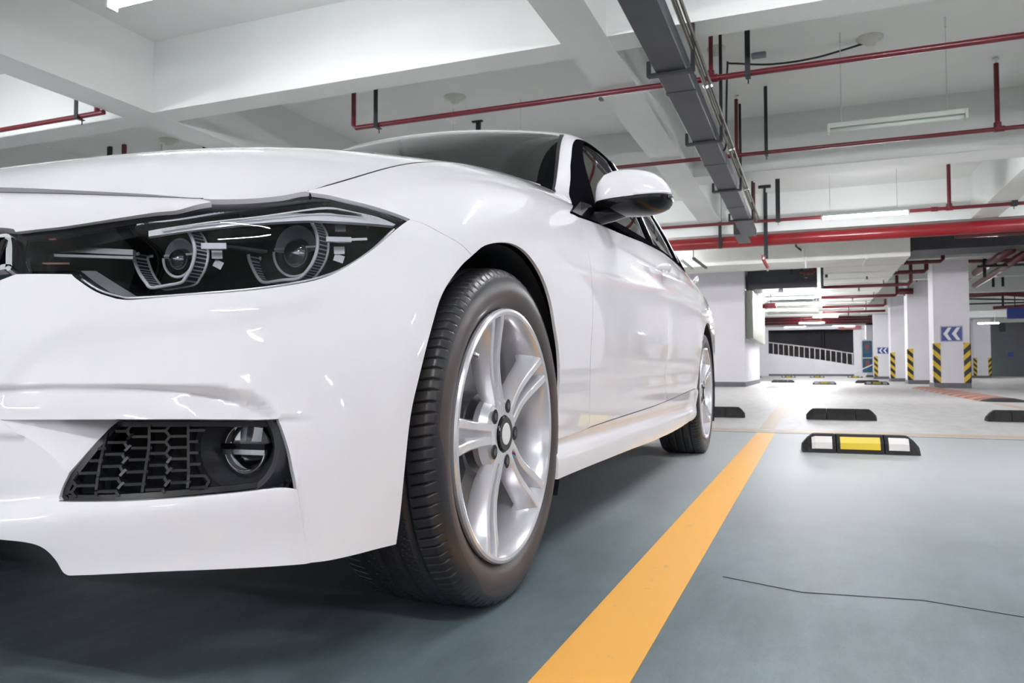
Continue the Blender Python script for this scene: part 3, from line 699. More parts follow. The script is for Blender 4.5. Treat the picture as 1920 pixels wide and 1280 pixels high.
scr=panel('windscreen',CC,join([CC.ab(.02,10),CC.ab(.02,7),CC.ab(.02,4.66)],ws_side,ws_top),M['screen_glass'],car,.025,mirror=True,depth=.004,base=-.004)
stp=panel('screen_trim',CC,join([CC.ab(.02,4.62)],ws_side,strip_out[::-1],[CC.ab(.03,4.2)]),M['black_plastic'],scr,.012,depth=.01,base=.001); twin(stp)
# ceramic border inside the screen
brd=panel('screen_border',CC,join([CC.ab(.03,10),CC.ab(.03,4.7)],[(x,y+.0) for x,y in ws_side],ws_top),M['black_matte'],scr,.02,[join([CC.ab(.35,10),CC.ab(.35,6.0),CC.ab(.6,5.55),CC.ab(1.6,5.55),CC.ab(2.5,5.72),CC.ab(2.85,6.0),CC.ab(2.93,7.5),CC.ab(2.95,10)])],mirror=True,depth=.001,base=-.009,edge=0)
rg=panel('rear_windscreen',CC,join(rw),M['side_glass'],car,.04,mirror=True,depth=.004,base=-.004)
# side glazing: gloss black surround with glass panes, all one band per side
def lerpuv(u0,v0,u1,v1): return [CC.ab(u0,v0),CC.ab(u1,v1)]
glass1=join(cuv([(1.3,.35),(1.45,.9),(2.6,2.6),(3.85,4.0),(4.4,4.34)],4),cuv([(4.4,4.34),(4.9,4.40),(5.35,4.42)],4),[CC.ab(5.25,.3)])
glass2=join(cuv([(5.62,4.42),(6.4,4.36),(7.15,4.15)],4),cuv([(7.15,4.15),(7.6,2.5),(7.75,.3)],3),[CC.ab(5.5,.3)])
glass3=join(cuv([(7.45,4.0),(8.2,3.5),(8.55,2.2),(8.6,1.0),(8.45,.4)],4),[CC.ab(7.95,.35)])
surround=panel('window_surround',CC,join([wf_front[0]],wf_front,wf_top,wf_bot),M['black_frame'],car,.02,[glass1,glass2,glass3],depth=.02,base=.001)
for q in (glass1,glass2,glass3): panel('side_window',CC,q,M['side_glass'],surround,.03,depth=.003,base=-.006,edge=0)
# bright strip between the doors' windows and along the frame edge
for u in (5.42,7.72):
    mb=MB(); pts=[CC.at(*CC.ab(u+(.0 if u<6 else -.03*v),v),.004) for v in np.linspace(.3,4.3,12)]; mb.tube(pts,.004,6)
    mb.build('window_trim',M['satin_chrome'],surround,True)
# black tubes filling the panel gaps, standing in for their shade
mb=MB(); mb.tube([CB.at(x,topv-.0002,-.0068) for x in np.linspace(.01,c_top[0][0],30)],.0075,8); tw=mb.build('bonnet_gap_shade',M['black_matte'],front_bumper,True); twin(tw)
mb=MB(); mb.tube([CB.at(x,topv-.0004,-.0078) for x in np.linspace(f_top[-1][0]+.004,CB.ab(12.2,0)[0],60)],.0075,8); mb.build('wing_gap_shade',M['black_matte'],wing,True)
mb=MB(); mb.tube([CB.at(x,y,-.0085) for x,y in gap_bf],.007,8); mb.build('wing_gap_shade',M['black_matte'],wing,True)
mb=MB(); mb.tube([CB.at(x,y,-.009) for x,y in dg],.007,8); mb.build('door_gap_shade',M['black_matte'],wing,True)
twin(surround); twin(wing)

# ---- hidden structure that the gaps, arches and intakes open onto ----
mb=MB(); mb.box(-.62,.62,-.36,2.3,.20,.30); mb.box(-.70,.70,.46,2.32,.17,.32); mb.box(-.62,.62,2.3,3.4,.24,.5); mb.box(-.60,.60,.5,.58,.3,.86)
underbody=mb.build('underbody',M['black_matte'],car)
mb=MB(); mb.box(-.42,.42,-.38,.44,.34,.66)
mb.build('engine_bay',M['black_matte'],car)
mb=MB()
mb.box(-.40,.40,-.66,-.64,.25,.42); mb.build('radiator',M['black_matte'],car)
def liner(y0):
    mb=MB(); n=48; a0,a1=math.radians(-28),math.radians(197); V=[];F=[]; xo=.868 if y0<1 else .893
    for i in range(n+1):
        t=a0+(a1-a0)*i/n
        R=.366+(.055*sstep((math.degrees(t)-155)/40) if y0<1 else .006)
        xo=(.866-.030*float(sstep((math.degrees(t)-115)/40))) if y0<1 else .893
        for x,r in ((xo,R+.001),(xo-.012,R),(.62,R),(.60,R-.05)): V.append((x,y0+r*math.cos(t),.325+r*math.sin(t)))
    for i in range(n):
        for j in range(3): F.append((4*i+j,4*i+j+1,4*i+5+j,4*i+4+j))
    mb.add(V,F)
    # inner wall of the arch
    k=len(mb.V); ring=[4*i+3 for i in range(n+1)]; mb.F.append(tuple(ring)); mb.M.append(0)
    if y0<1:
        mb.box(.80,.862,y0+.335,y0+.355,.30,.53)
        for z in (.37,.44,.50): mb.tube([(.855,y0+.329,z),(.855,y0+.336,z)],.006,8)
    return autosmooth(mb.build('wheel_arch_liner',M['liner'],car),40)
for y0 in (0,2.81): twin(liner(y0))
# ---- kidney grille ----
kh=join(kid_top,kid_low); 
def scalep(P,f):
    P=np.array(P); c=P.mean(0); return [tuple(p) for p in c+(P-c)*f]
def inset(P,d):
    P=np.array(P); n=len(P); A=np.roll(P,1,0);B=np.roll(P,-1,0); t=B-A; t/=np.maximum(np.linalg.norm(t,axis=1),1e-9)[:,None]
    nn=np.stack([-t[:,1],t[:,0]],1); ar=.5*np.sum(P[:,0]*np.roll(P[:,1],-1)-np.roll(P[:,0],-1)*P[:,1]); nn*=1 if ar>0 else -1
    return [tuple(p) for p in P+nn*d]
kf=curve(CB,[(.038,-.72,.655),(.16,-.71,.660),(.30,-.69,.654),(-10,441),(20,441),(26,455),(27,480),(26,503),(18,511),(-10,513),(.25,-.73,.525),(.10,-.75,.52),(.05,-.75,.54),(.038,-.74,.58)],4)
kg=panel('kidney_grille',CB,kf,M['chrome'],car,.01,[inset(kf,.009)],depth=.03,base=.006)
kb=panel('grille_back',CB,inset(kf,.004),M['black_matte'],kg,.03,base=-.06,edge=0)
mb=MB(); K=np.array(kf); x0,x1=K[:,0].min(),K[:,0].max()
for a in np.linspace(x0+.03,x1-.02,10):
    bs=np.linspace(K[:,1].min(),K[:,1].max(),40); ins=bs[inside(inset(kf,.006),np.full(40,a),bs)]
    if len(ins)>1: mb.bar(CB.at(a,ins[0],-.008),CB.at(a,ins[-1],-.008),.009,.03,up=(0,-1,0))
mb.build('grille_slat',M['black_gloss'],kg)
twin(kg)
# ---- lower centre intake ----
ig=panel('lower_grille',CB,scalep(intake,1.02),M['black_matte'],car,.03,base=-.06,mirror=True,edge=0)
mb=MB()
for z in np.linspace(.285,.37,5): mb.bar((-.38,-.715,z),(.38,-.715,z),.02,.006)
mb.build('grille_bar',M['black_plastic'],ig)
# ---- fog lamp grille ----
fo=join(curve(CB,[(190,786),(300,785.5),(420,785),(522,785)],3),fog_r,fog_bot,curve(CB,[(111,932),(115,915),(145,860),(175,805),(190,786)],4))
def gd(a,b):
    t=((a-P0[0])*nrm[0]+(b-P0[1])*nrm[1])/L2; return -.006-.040*np.clip(t,0,1)**1.25
fb=panel('fog_lamp_grille',CB,fo,M['black_plastic'],car,.012,[inset(fo,.0075)],depth=.02,disp=gd,edge=0)
panel('grille_back',CB,scalep(fo,1.03),M['black_matte'],fb,.02,base=-.125,edge=0)
fin=inset(fo,.004); FI=np.array(fin)
pA=np.array(CB.px((176,830))); pB=np.array(CB.px((257,829))); pC=np.array(CB.px((176,853)))
PX=np.linalg.norm(pB-pA); PH=np.linalg.norm(pC-pA); ex=(pB-pA)/PX; ey=(pC-pA)/PH
segs=[]
for j in range(-2,5):
    for k in range(-6,9):
        q=lambda a,b: pA+ex*PX*(j+a)+ey*PH*(k+b)
        segs+= [(q(0,0),q(.42,0)),(q(.42,0),q(.53,.5)),(q(.53,.5),q(.42,1)),(q(.53,.5),q(1,.5)),(q(0,0),q(0,1))]
mb=MB()
fogc=np.array(CB.px((455,842)))
for a,b in segs:
    m=np.linspace(0,1,9); pts=a+(b-a)*m[:,None]; ok=inside(fin,pts[:,0],pts[:,1])&(np.hypot(*(pts-fogc).T)>.060)
    if ok.sum()<2: continue
    i0,i1=np.where(ok)[0][[0,-1]]
    mb.bar(CB.at(*pts[i0],float(gd(*pts[i0]))-.007),CB.at(*pts[i1],float(gd(*pts[i1]))-.007),.0035,.018,up=tuple(CB.net.normal(*CB.uv(*pts[0]),CB.sign)))
mb.build('honeycomb_mesh',M['black_plastic'],fb)
# fog lamp: bowl-shaped bezel, reflector halves and clear lens
YF=-.538
def pl(px,py,Y): return at(px,py,'Y',Y)
ax=(.16,-.985,.03)
fc_=pl(447,838,YF); fr_=.070
fl_=pl(461,840,YF+.012); lr=.0345
mb=MB()
mb.lathe([(fr_+.012,-.03),(fr_+.004,-.006),(fr_,0),(fr_-.005,.004),(fr_-.013,.003),(fr_-.017,-.004),(lr+.005,-.022),(lr+.001,-.026),(lr-.001,-.05)],fc_,ax,64)
fog=autosmooth(mb.build('fog_lamp',M['bezel'],car),40)
mb=MB(); mb.lathe([(0.0,-.045),(lr*.5,-.038),(lr*.85,-.02),(lr,-.002)],fl_,ax,48,arc=(math.pi,2*math.pi)); 
o=autosmooth(mb.build('fog_reflector',M['bowl'],fog),20)
mb=MB(); mb.lathe([(0.0,-.030),(lr*.9,-.028),(lr,-.01)],fl_,ax,48,arc=(0,math.pi)); mb.build('fog_upper_bowl',M['black_gloss'],fog,True)
mb=MB(); mb.bar(fl_+np.array([-lr,-.002,.003]),fl_+np.array([lr,.006,.003]),.02,.008,m=1); 
mb.bar(fl_+np.array([-lr*.95,-.006,-.005]),fl_+np.array([lr*.95,.002,-.005]),.006,.007,m=0)
for dx in (-.016,.0,.016): mb.bar(fl_+np.array([dx,0.002,.010]),fl_+np.array([dx*1.1,0.004,lr*.85]),.007,.012,m=0)
mb.build('fog_fins',None,fog,mats=[M['satin_chrome'],M['black_gloss']])
mb=MB(); mb.lathe([(0,.006),(lr*.5,.005),(lr*.9,.001),(lr,-.003)],fl_,ax,48); mb.build('fog_lens',M['lens'],fog,True)
mb=MB(); mb.tube([fl_+np.array([math.cos(t)*lr,-.002,math.sin(t)*lr]) for t in np.linspace(math.pi*1.05,math.pi*1.95,40)],.0014,6); mb.build('fog_lens_rim',M['satin_chrome'],fog,True)
for o in (fb,fog): twin(o)
# ---- headlamp ----
hl_open=join(curve(CB,[(29,512),(27,475),(28,435)]),c_top[::-1],[(x,topv-.0005) for x in np.linspace(c_top[0][0]+.006,f_top[-1][0]-.004,12)],f_top[::-1],hl_lowc[::-1])
lens_px=[(47,447),(100,444),(150,435),(210,425),(271,415),(333,407),(396,396),(458,386),(520,377),(575,370.5),(617,368.5)]
lens=join(curve(CB,lens_px),curve(CB,[(617,368.5),(667,378.5),(708,389.5),(757,410)]),curve(CB,[(757,411),(740,425),(704,459),(650,494),(604,513),(542,526),(458,537),(358,545),(250,552)]),curve(CB,[(250,552),(222,550),(185,538),(150,517)]),curve(CB,[(150,517),(138,505),(90,505),(50,505)]),curve(CB,[(50,505),(42,480),(47,447)]))
hl=panel('headlamp',CB,inset(hl_open,-.003),M['hl_black'],car,.012,[lens],depth=.035,base=-.009,edge=0)
panel('headlamp_lens',CB,lens,M['lens'],hl,.012,depth=.004,base=-.003,edge=.001)
bowl=panel('headlamp_bowl',CB,inset(lens,-.004),M['hl_black'],hl,.015,depth=.004,edge=0)
def bdy(x): return .215-.125*float(sstep((x-.69)/.11))
for v in bowl.data.vertices: v.co+=Vector((-.035,bdy(v.co.x)-.011,0))
W0=[CB.at(x,y,-.010) for x,y in inset(lens,-.002)]; n=len(W0); W1=[p+np.array([-.035,bdy(p[0]),0]) for p in W0]
autosmooth(mk('bowl_wall',W0+W1,[(i,(i+1)%n,n+(i+1)%n,n+i) for i in range(n)],M['hl_black'],hl),30)
def hpoly(pts): return join(curve(CB,pts,1))
# bright upper strip
up_=[(271,424),(333,413),(396,402),(458,393),(520,383),(575,375),(617,371),(667,381),(708,391),(750,409)]
lo_=[(745,412),(700,407),(640,403),(583,401),(520,404),(458,410),(396,418),(333,426),(271,434)]
band=panel('upper_light_strip',CB,join(curve(CB,up_),curve(CB,lo_)),M['guide'],hl,.01,depth=.006,base=-.016,edge=0)
panel('strip_highlight',CB,join(curve(CB,[(300,423),(396,408),(458,400),(542,388),(617,380),(690,393)]),curve(CB,[(685,396),(600,389),(542,394),(458,404),(396,412),(300,427)])),M['chrome'],hl,.01,depth=.003,base=-.012,edge=0)
panel('corner_reflector',CB,join(curve(CB,[(137,493),(167,493)]),curve(CB,[(167,493),(205,516),(246,541)]),curve(CB,[(246,541),(208,541)]),curve(CB,[(208,541),(172,519),(137,493)])),M['satin_chrome'],hl,.01,depth=.003,base=-.02,edge=0)
mb=MB(); mb.bar(pl(52,494,-.635),pl(130,494,-.60),.006,.0022); mb.build('marker_strip',M['orange'],hl)
rim_t=curve(CB,[(150,519),(185,540),(222,551),(250,554),(358,547),(458,539),(542,528),(604,515),(650,497),(704,462),(742,426)])
mb=MB(); mb.tube([CB.at(a,b,-.006) for a,b in rim_t],.0022,6); mb.build('lens_rim',M['satin_chrome'],hl,True)
def z6(P): return [(230+x/4.683,380+y/4.683) for x,y in P]
def drl(path,Y,dy,thick):
    P2=spline(z6(path),4); A=[pl(x,y,Y) for x,y in P2]; Bk=[a+np.array([0.0,dy,0]) for a in A]
    mb=MB(); mb.tube(A,thick,8); o=mb.build('light_ring',M['guide'],hl,True)
    mb=MB(); mb.tube(Bk,thick*.8,8); mb.build('light_ring',M['guide'],hl,True)
    mb=MB(); V=[];F=[];Mx=[]; L=0
    Q=[A[0]]
    for a,b in zip(A[:-1],A[1:]):
        n=max(1,int(np.linalg.norm(b-a)/.0016)); Q+=[a+(b-a)*(i+1)/n for i in range(n)]
    for i in range(len(Q)-1):
        k=len(V); V+=[Q[i]+np.array([0,.003,0]),Q[i+1]+np.array([0,.003,0]),Q[i+1]+np.array([0,dy-.002,0]),Q[i]+np.array([0,dy-.002,0])]; F.append((k,k+1,k+2,k+3)); Mx.append(1 if i%3==0 else 0)
    mb.V=V;mb.F=F;mb.M=Mx; mb.build('ring_ribs',None,hl,mats=[M['ribs'],M['guide']])
def wide(path,f=1.0): return path
r1=[(545,215),(600,290),(630,380),(630,470),(603,570),(560,645),(515,700),(380,728),(250,745),(205,700),(150,620),(112,530),(97,460),(140,448)]
r2=[(1630,130),(1690,230),(1712,330),(1703,430),(1665,530),(1600,620),(1530,670),(1400,680),(1250,700),(1190,660),(1140,570),(1112,500),(1105,455)]
YR1,YR2=-.525,-.385
drl(r1,YR1,.026,.0028); drl(r2,YR2,.028,.0030)
def projector(c,rz,Y,flat):
    c0=pl(*z6([c])[0],Y); r=np.linalg.norm(pl(*z6([(c[0]+rz,c[1])])[0],Y)-c0)
    mb=MB(); 
    mb.lathe([(r,0),(r*1.04,-.004),(r*1.08,-.05)],c0,(0,-1,0),48)
    autosmooth(mb.build('projector_barrel',M['black_gloss'],hl),40)
    mb=MB(); mb.lathe([(r*1.0,.001),(r*.92,-.010),(r*.6,-.022),(.0,-.028)],c0,(0,-1,0),48,arc=(math.pi*1.0,math.pi*2.0)); mb.build('projector_bowl',M['bowl'],hl,True)
    mb=MB(); mb.lathe([(r*.62,-.006),(r*.55,.004),(r*.35,.011),(0,.014)],c0+np.array([0,0,-r*.12]),(0,-1,0),40); mb.build('projector_lens',glassM,hl,True)
    mb=MB(); t=np.linspace(math.pi*1.0,math.pi*2.0,40); mb.tube([c0+np.array([math.cos(a)*r*1.03,-.002,math.sin(a)*r*1.03]) for a in t],.0022,8); mb.build('projector_ring',M['guide'],hl,True)
    mb=MB(); mb.bar(c0+np.array([-r,-.001,flat*r]),c0+np.array([r,-.001,flat*r]),.003,.003); mb.lathe([(r*1.02,.0),(r*.9,-.012),(0,-.016)],c0,(0,-1,0),40,arc=(0,math.pi),m=1)
    mb.build('projector_hood',None,hl,mats=[M['guide'],M['black_gloss']],smooth=False)
glassM=mat('projector_glass',(.30,.31,.33),.03,.9)
projector((500,480),130,YR1+.018,.12); projector((1520,420),185,YR2+.015,.1)
def gbar(a,b,Ya,Yb,h,w=.012,m='guide',nm='light_guide_bar'):
    mb=MB(); mb.bar(pl(a[0],a[1],Ya),pl(b[0],b[1],Yb),w,h); mb.build(nm,M[m],hl)
gbar((96,467),(252,474),-.60,-.545,.008); gbar((94,479),(252,484),-.60,-.545,.004); gbar((69,467),(97,467),-.615,-.602,.004,m='satin_chrome')
gbar((378,462),(425,462),-.535,-.515,.0085); gbar((425,462),(497,472),-.50,-.44,.004,m='ribs')
gbar((611,449),(658,450),-.39,-.365,.0075); gbar((658,450),(688,449),-.365,-.35,.004,m='satin_chrome')
for (a,b,Y) in (((397,478),(417,478),-.49),((400,492),(415,500),-.48),((628,428),(648,428),-.34),((626,470),(646,470),-.34),((626,482),(644,488),-.335)): gbar(a,b,Y,Y+.01,.012,.010,'satin_chrome','chrome_bracket')
# small outer projector eyebrow edges
# maker's lettering moulded into the strip
fc=bpy.data.curves.new('lens_lettering','FONT'); fc.body='BMW LED'; fc.size=.0075; fc.extrude=.0003
fo_=bpy.data.objects.new('t',fc); scn.collection.objects.link(fo_); bpy.context.view_layer.update()
me=bpy.data.meshes.new_from_object(fo_.evaluated_get(bpy.context.evaluated_depsgraph_get())); bpy.data.objects.remove(fo_)
la,lb=CB.px((681,398)),CB.px((716,406)); pa=CB.at(*la,-.008); pb=CB.at(*lb,-.008); ux=(pb-pa)/np.linalg.norm(pb-pa); un=CB.at(*la,.02)-CB.at(*la,0.); un/=np.linalg.norm(un); uy=np.cross(un,ux); uy/=np.linalg.norm(uy)
me.transform(Matrix(((ux[0],uy[0],un[0],pa[0]),(ux[1],uy[1],un[1],pa[1]),(ux[2],uy[2],un[2],pa[2]),(0,0,0,1)))); me.materials.clear(); me.materials.append(M['cap_white'])
lt=bpy.data.objects.new('lens_lettering',me); scn.collection.objects.link(lt)
twin(hl); setpar(lt,hl)
# ---- wheels ----
ALPH=[105-72*k for k in range(5)]
def tyre_mesh(name,parent,loc):
    nt=2000; prof=[]
    for x in np.linspace(-.094,.094,84): prof.append((x,.3262-.38*x*x-.35*max(0,abs(x)-.07)**1.4*.6))
    side=[(.0985,.3195),(.1030,.3155),(.1065,.3105),(.1095,.304),(.1120,.296),(.1135,.287),(.1140,.278),(.1125,.268),(.1095,.260),(.1050,.253),(.1015,.248),(.0995,.244),(.098,.238)]
    fullp=[(-x,r) for x,r in side[::-1]]+prof+side; P=np.array(fullp); n=len(P)
    th=np.linspace(0,2*np.pi,nt,endpoint=False)
    X=np.repeat(P[None,:,0],nt,0); R=np.repeat(P[None,:,1],nt,0); T=np.repeat(th[:,None],n,1)
    ax=np.abs(X); D=np.zeros_like(X); tread=R>.302
    for gx in (.019,.057): D=np.maximum(D,.0065*np.clip(1.5-np.abs(ax-gx)/.0045,0,1))
    per=2*np.pi/27; ph=((T+np.where(X>0,0,.09)+.55*np.clip(ax-.06,0,1))/per)%1
    arc=per*.326
    def gro(ph0,w): 
        dd=np.abs(((ph-ph0+.5)%1)-.5)*arc; return np.clip(1.6-dd/w,0,1)
    sh=(ax>.0635)&(ax<.1068)
    for p0 in (.06,.30,.56,.80): D=np.maximum(D,np.where((ax>.066)&(ax<(.1055 if p0 in(.06,.56) else .1055)),.0065*gro(p0,.00135),0))
    lk=((ph>.06)&(ph<.30))|((ph>.56)&(ph<.80)); D=np.maximum(D,np.where(lk,.005*np.clip(1.5-np.abs(ax-.1045)/.0013,0,1),0))
    # wavy cuts on the inner ribs
    per2=2*np.pi/56; s=((T+X*6.5+.10*np.sin(ax*160))/per2)%1; d2=np.abs(((s)+.5)%1-.5)*per2*.326
    D=np.maximum(D,np.where((ax>.0235)&(ax<.050),.005*np.clip(1.5-d2/.0011,0,1),0))
    s=((T-X*3)/per2)%1; d2=np.abs(((s)+.5)%1-.5)*per2*.326; D=np.maximum(D,np.where(ax<.012,.002*np.clip(1.5-d2/.001,0,1),0))
    D=np.where(R>.3,D,0); R=R-D
    Y=R*np.cos(T); Z=R*np.sin(T); X2=X.copy()
    f=Z<-.3228; X2=np.where((Z<-.26)&(R<.318),X*(1+.03*np.clip((-.26-Z)/.06,0,1)),X2); Z=np.where(f,-.3228-.0*Z,Z)
    V=np.stack([X2,Y,Z],-1).reshape(-1,3)
    i=np.arange(nt)[:,None]; j=np.arange(n-1)[None,:]; i2=(i+1)%nt
    F=np.stack([i*n+j,i2*n+j,i2*n+j+1,i*n+j+1],-1).reshape(-1,4)
    me=bpy.data.meshes.new(name); me.vertices.add(len(V)); me.vertices.foreach_set('co',V.ravel()); me.loops.add(F.size); me.loops.foreach_set('vertex_index',F.ravel()[:])
    me.polygons.add(len(F)); me.polygons.foreach_set('loop_start',np.arange(0,F.size,4)); me.polygons.foreach_set('use_smooth',[True]*len(F)); me.update(calc_edges=True)
    me.materials.append(M['tyre']); o=bpy.data.objects.new(name,me); scn.collection.objects.link(o); o.location=loc; setpar(o,parent); return o
def tyre_material():
    m,n,l,b=new('tyre_rubber'); tc=n.new('ShaderNodeTexCoord'); s=n.new('ShaderNodeSeparateXYZ'); l.new(tc.outputs['Object'],s.inputs[0])
    def mth(op,a,bb=None):
        q=n.new('ShaderNodeMath'); q.operation=op
        for i,v in enumerate((a,bb)):
            if v is None: continue
            if isinstance(v,(int,float)): q.inputs[i].default_value=v
            else: l.new(v,q.inputs[i])
        return q.outputs[0]
    r=mth('SQRT',mth('ADD',mth('POWER',s.outputs['Y'],2.),mth('POWER',s.outputs['Z'],2.)))
    a=mth('ARCTAN2',s.outputs['Z'],s.outputs['Y'])
    # brown release film on the lower sidewall, its outer limit stepping in and out round the tyre
    wv=mth('MULTIPLY',mth('SINE',mth('MULTIPLY',a,3.)),.9); wv=mth('MINIMUM',mth('MAXIMUM',mth('MULTIPLY',wv,4.),-1.),1.)
    lim=mth('ADD',.294,mth('MULTIPLY',wv,.009))
    k=mth('MULTIPLY',mth('SUBTRACT',lim,r),600.); k=mth('MINIMUM',mth('MAXIMUM',k,0.),1.)
    t=n.new('ShaderNodeTexNoise'); t.inputs['Scale'].default_value=9; t.inputs['Detail'].default_value=6; l.new(tc.outputs['Object'],t.inputs['Vector'])
    mx=n.new('ShaderNodeMix'); mx.data_type='RGBA'; mx.inputs[6].default_value=(.034,.033,.038,1); mx.inputs[7].default_value=(.085,.064,.062,1); l.new(k,mx.inputs[0])
    m2=n.new('ShaderNodeMix'); m2.data_type='RGBA'; m2.blend_type='MULTIPLY'; m2.inputs[0].default_value=.35; l.new(mx.outputs[2],m2.inputs[6]); l.new(t.outputs['Color'],m2.inputs[7]); l.new(m2.outputs[2],b.inputs['Base Color'])
    b.inputs['Roughness'].default_value=.36; return m
M['tyre']=tyre_material()
def build_wheel(loc):
    c=np.array(loc,float)
    mb=MB(); axx=(1,0,0)
    mb.lathe([(.236,.096),(.2445,.1015),(.2455,.108),(.2435,.1125),(.2385,.1138),(.2330,.1115),(.2275,.104),(.2235,.09),(.219,.06),(.212,.03),(.210,-.085),(.225,-.10),(.243,-.11)],c,axx,120)
    # spokes: pairs of ridges with a trough between them and wide sloping flanks
    for al in ALPH:
        a=math.radians(al); er=np.array([0,math.cos(a),math.sin(a)]); et=np.array([0,-math.sin(a),math.cos(a)]); V=[]; F=[]
        ST=[(.045,.0115,.0085,.0,.096,.001,.012,.030),(.062,.0125,.0085,.004,.0965,.003,.020,.034),(.080,.0135,.0085,.006,.0955,.010,.032,.044),(.100,.0145,.0082,.007,.0940,.018,.040,.050),(.125,.0160,.0082,.008,.0935,.026,.044,.054),(.150,.0175,.0084,.009,.0955,.030,.046,.056),(.175,.0195,.0086,.011,.0995,.032,.046,.058),(.200,.0212,.0088,.016,.1050,.034,.046,.060),(.217,.0224,.0090,.024,.1085,.034,.046,.062),(.2325,.0235,.0095,.034,.1110,.024,.040,.064)]
        for r,hg,w_,fw,x,gd,fd_,bk in ST:
            k_=.62 if r<.21 else .8; fd_*=k_; bk*=k_*1.05; fw*=.8
            q=[(-(hg+w_+fw),x-bk),(-(hg+w_+fw),x-fd_),(-(hg+w_+fw*.2),x-.007),(-(hg+w_),x-.0015),(-(hg+w_*.7),x),(-(hg-w_*.7),x),(-(hg-w_),x-.0015),(-(hg-w_)*.8,x-gd),((hg-w_)*.8,x-gd),(hg-w_,x-.0015),(hg-w_*.7,x),(hg+w_*.7,x),(hg+w_,x-.0015),(hg+w_+fw*.2,x-.007),(hg+w_+fw,x-fd_),(hg+w_+fw,x-bk)]
            V+=[c+er*r+et*t+np.array([xx,0,0]) for t,xx in q]
        n=16
        for i in range(len(ST)-1):
            for j in range(n): F.append((i*n+j,i*n+(j+1)%n,(i+1)*n+(j+1)%n,(i+1)*n+j))
        F.append(tuple(range(n))[::-1]); mb.add(V,F)
    mb.lathe([(.0,.060),(.072,.060),(.076,.074),(.070,.090),(.060,.0965),(.037,.0975),(.035,.094),(.0,.094)],c,axx,60)
    o=mb.build('wheel',M['silver'],car,loc=c); autosmooth(o,28)
    tyre_mesh('tyre',o,c)
    mb=MB(); mb.lathe([(.0345,.093),(.0345,.1005),(.033,.1022),(.0215,.1022)],c,axx,48); mb.lathe([(.0215,.1022),(.020,.1030),(0,.1032)],c,axx,48,m=1)
    mb.build('centre_cap',None,o,mats=[M['black_gloss'],M['cap_white']],loc=c)
    for al in ALPH:
        a=math.radians(al+36); p=c+np.array([0,.057*math.cos(a),.057*math.sin(a)])
        mb=MB(); mb.lathe([(.0142,.0975),(.0130,.0968),(.0125,.0962)],p,axx,24); mb.lathe([(.0132,.0978),(.012,.0980),(.0,.0980)],p,axx,24,m=1); mb.tube([p+np.array([.0979,0,0]),p+np.array([.0990,0,0])],.0075,6,m=0)
        mb.build('lug_bolt',None,o,mats=[M['ribs'],M['black_matte']],loc=c)
    a=math.radians(128); p=c+np.array([.078,.203*math.cos(a),.203*math.sin(a)]); mb=MB(); mb.tube([p,p-np.array([-.018,.012*math.cos(a),.012*math.sin(a)])],.004,10); mb.build('valve_cap',M['satin_chrome'],o,loc=c)
    a=math.radians(-39); er=np.array([0,math.cos(a),math.sin(a)]); et=np.array([0,-math.sin(a),math.cos(a)]); mb=MB()
    for k in range(3):
        for s_ in (0,):
            p=c+er*(.0745)+et*((k-1)*.0035)+np.array([.0958,0,0]); mb.bar(p-er*.005,p+er*.005,.0022,.003,m=k,up=(1,0,0))
    mb.build('stripe_badge',None,o,mats=[mat('badge_light_blue',(.10,.35,.65),.3),mat('badge_dark_blue',(.02,.03,.2),.3),mat('badge_red',(.6,.02,.04),.3)],loc=c)
    mb=MB(); mb.lathe([(.085,.02),(.165,.02),(.165,.0),(.085,.0)],c,axx,64); mb.lathe([(.0,.045),(.078,.045),(.085,.02)],c,axx,40); mb.lathe([(.165,.0),(.2095,-.02),(.2095,-.08)],c,axx,48,m=1); mb.build('brake_disc',None,o,mats=[M['steel'],M['black_matte']],loc=c)  # black outer ring added to darken the openings between spokes
    mb=MB()
    a0,a1=math.radians(150),math.radians(215); V=[];k=10
    for i in range(k+1):
        t=a0+(a1-a0)*i/k
        for r,x in ((.105,-.02),(.178,-.02),(.178,.055),(.150,.062),(.105,.055)): V.append(c+np.array([x,r*math.cos(t),r*math.sin(t)]))
    F=[(5*i+j,5*i+(j+1)%5,5*i+5+(j+1)%5,5*i+5+j) for i in range(k) for j in range(5)]+[(0,1,2,3,4),tuple(5*k+j for j in range(5))[::-1]]
    mb.add(V,F); mb.lathe([(.0,-.02),(.205,-.02),(.209,-.085),(.0,-.09)],c,axx,48); mb.build('brake_caliper',M['black_matte'],o,loc=c)
    return o
def copy_wheel(w0,loc,rz):
    c=w0.copy(); scn.collection.objects.link(c); c.location=loc; c.rotation_euler=(0,0,rz); c.parent=car; c.matrix_parent_inverse=w0.matrix_parent_inverse.copy()
    for ch in list(w0.children):
        d=ch.copy(); scn.collection.objects.link(d); d.parent=c; d.matrix_parent_inverse=ch.matrix_parent_inverse.copy()
    return c
wheel=build_wheel((.7665,0,.3228))
copy_wheel(wheel,(.781,2.81,.3228),0); copy_wheel(wheel,(-.7665,0,.3228),math.pi); copy_wheel(wheel,(-.781,2.81,.3228),math.pi)
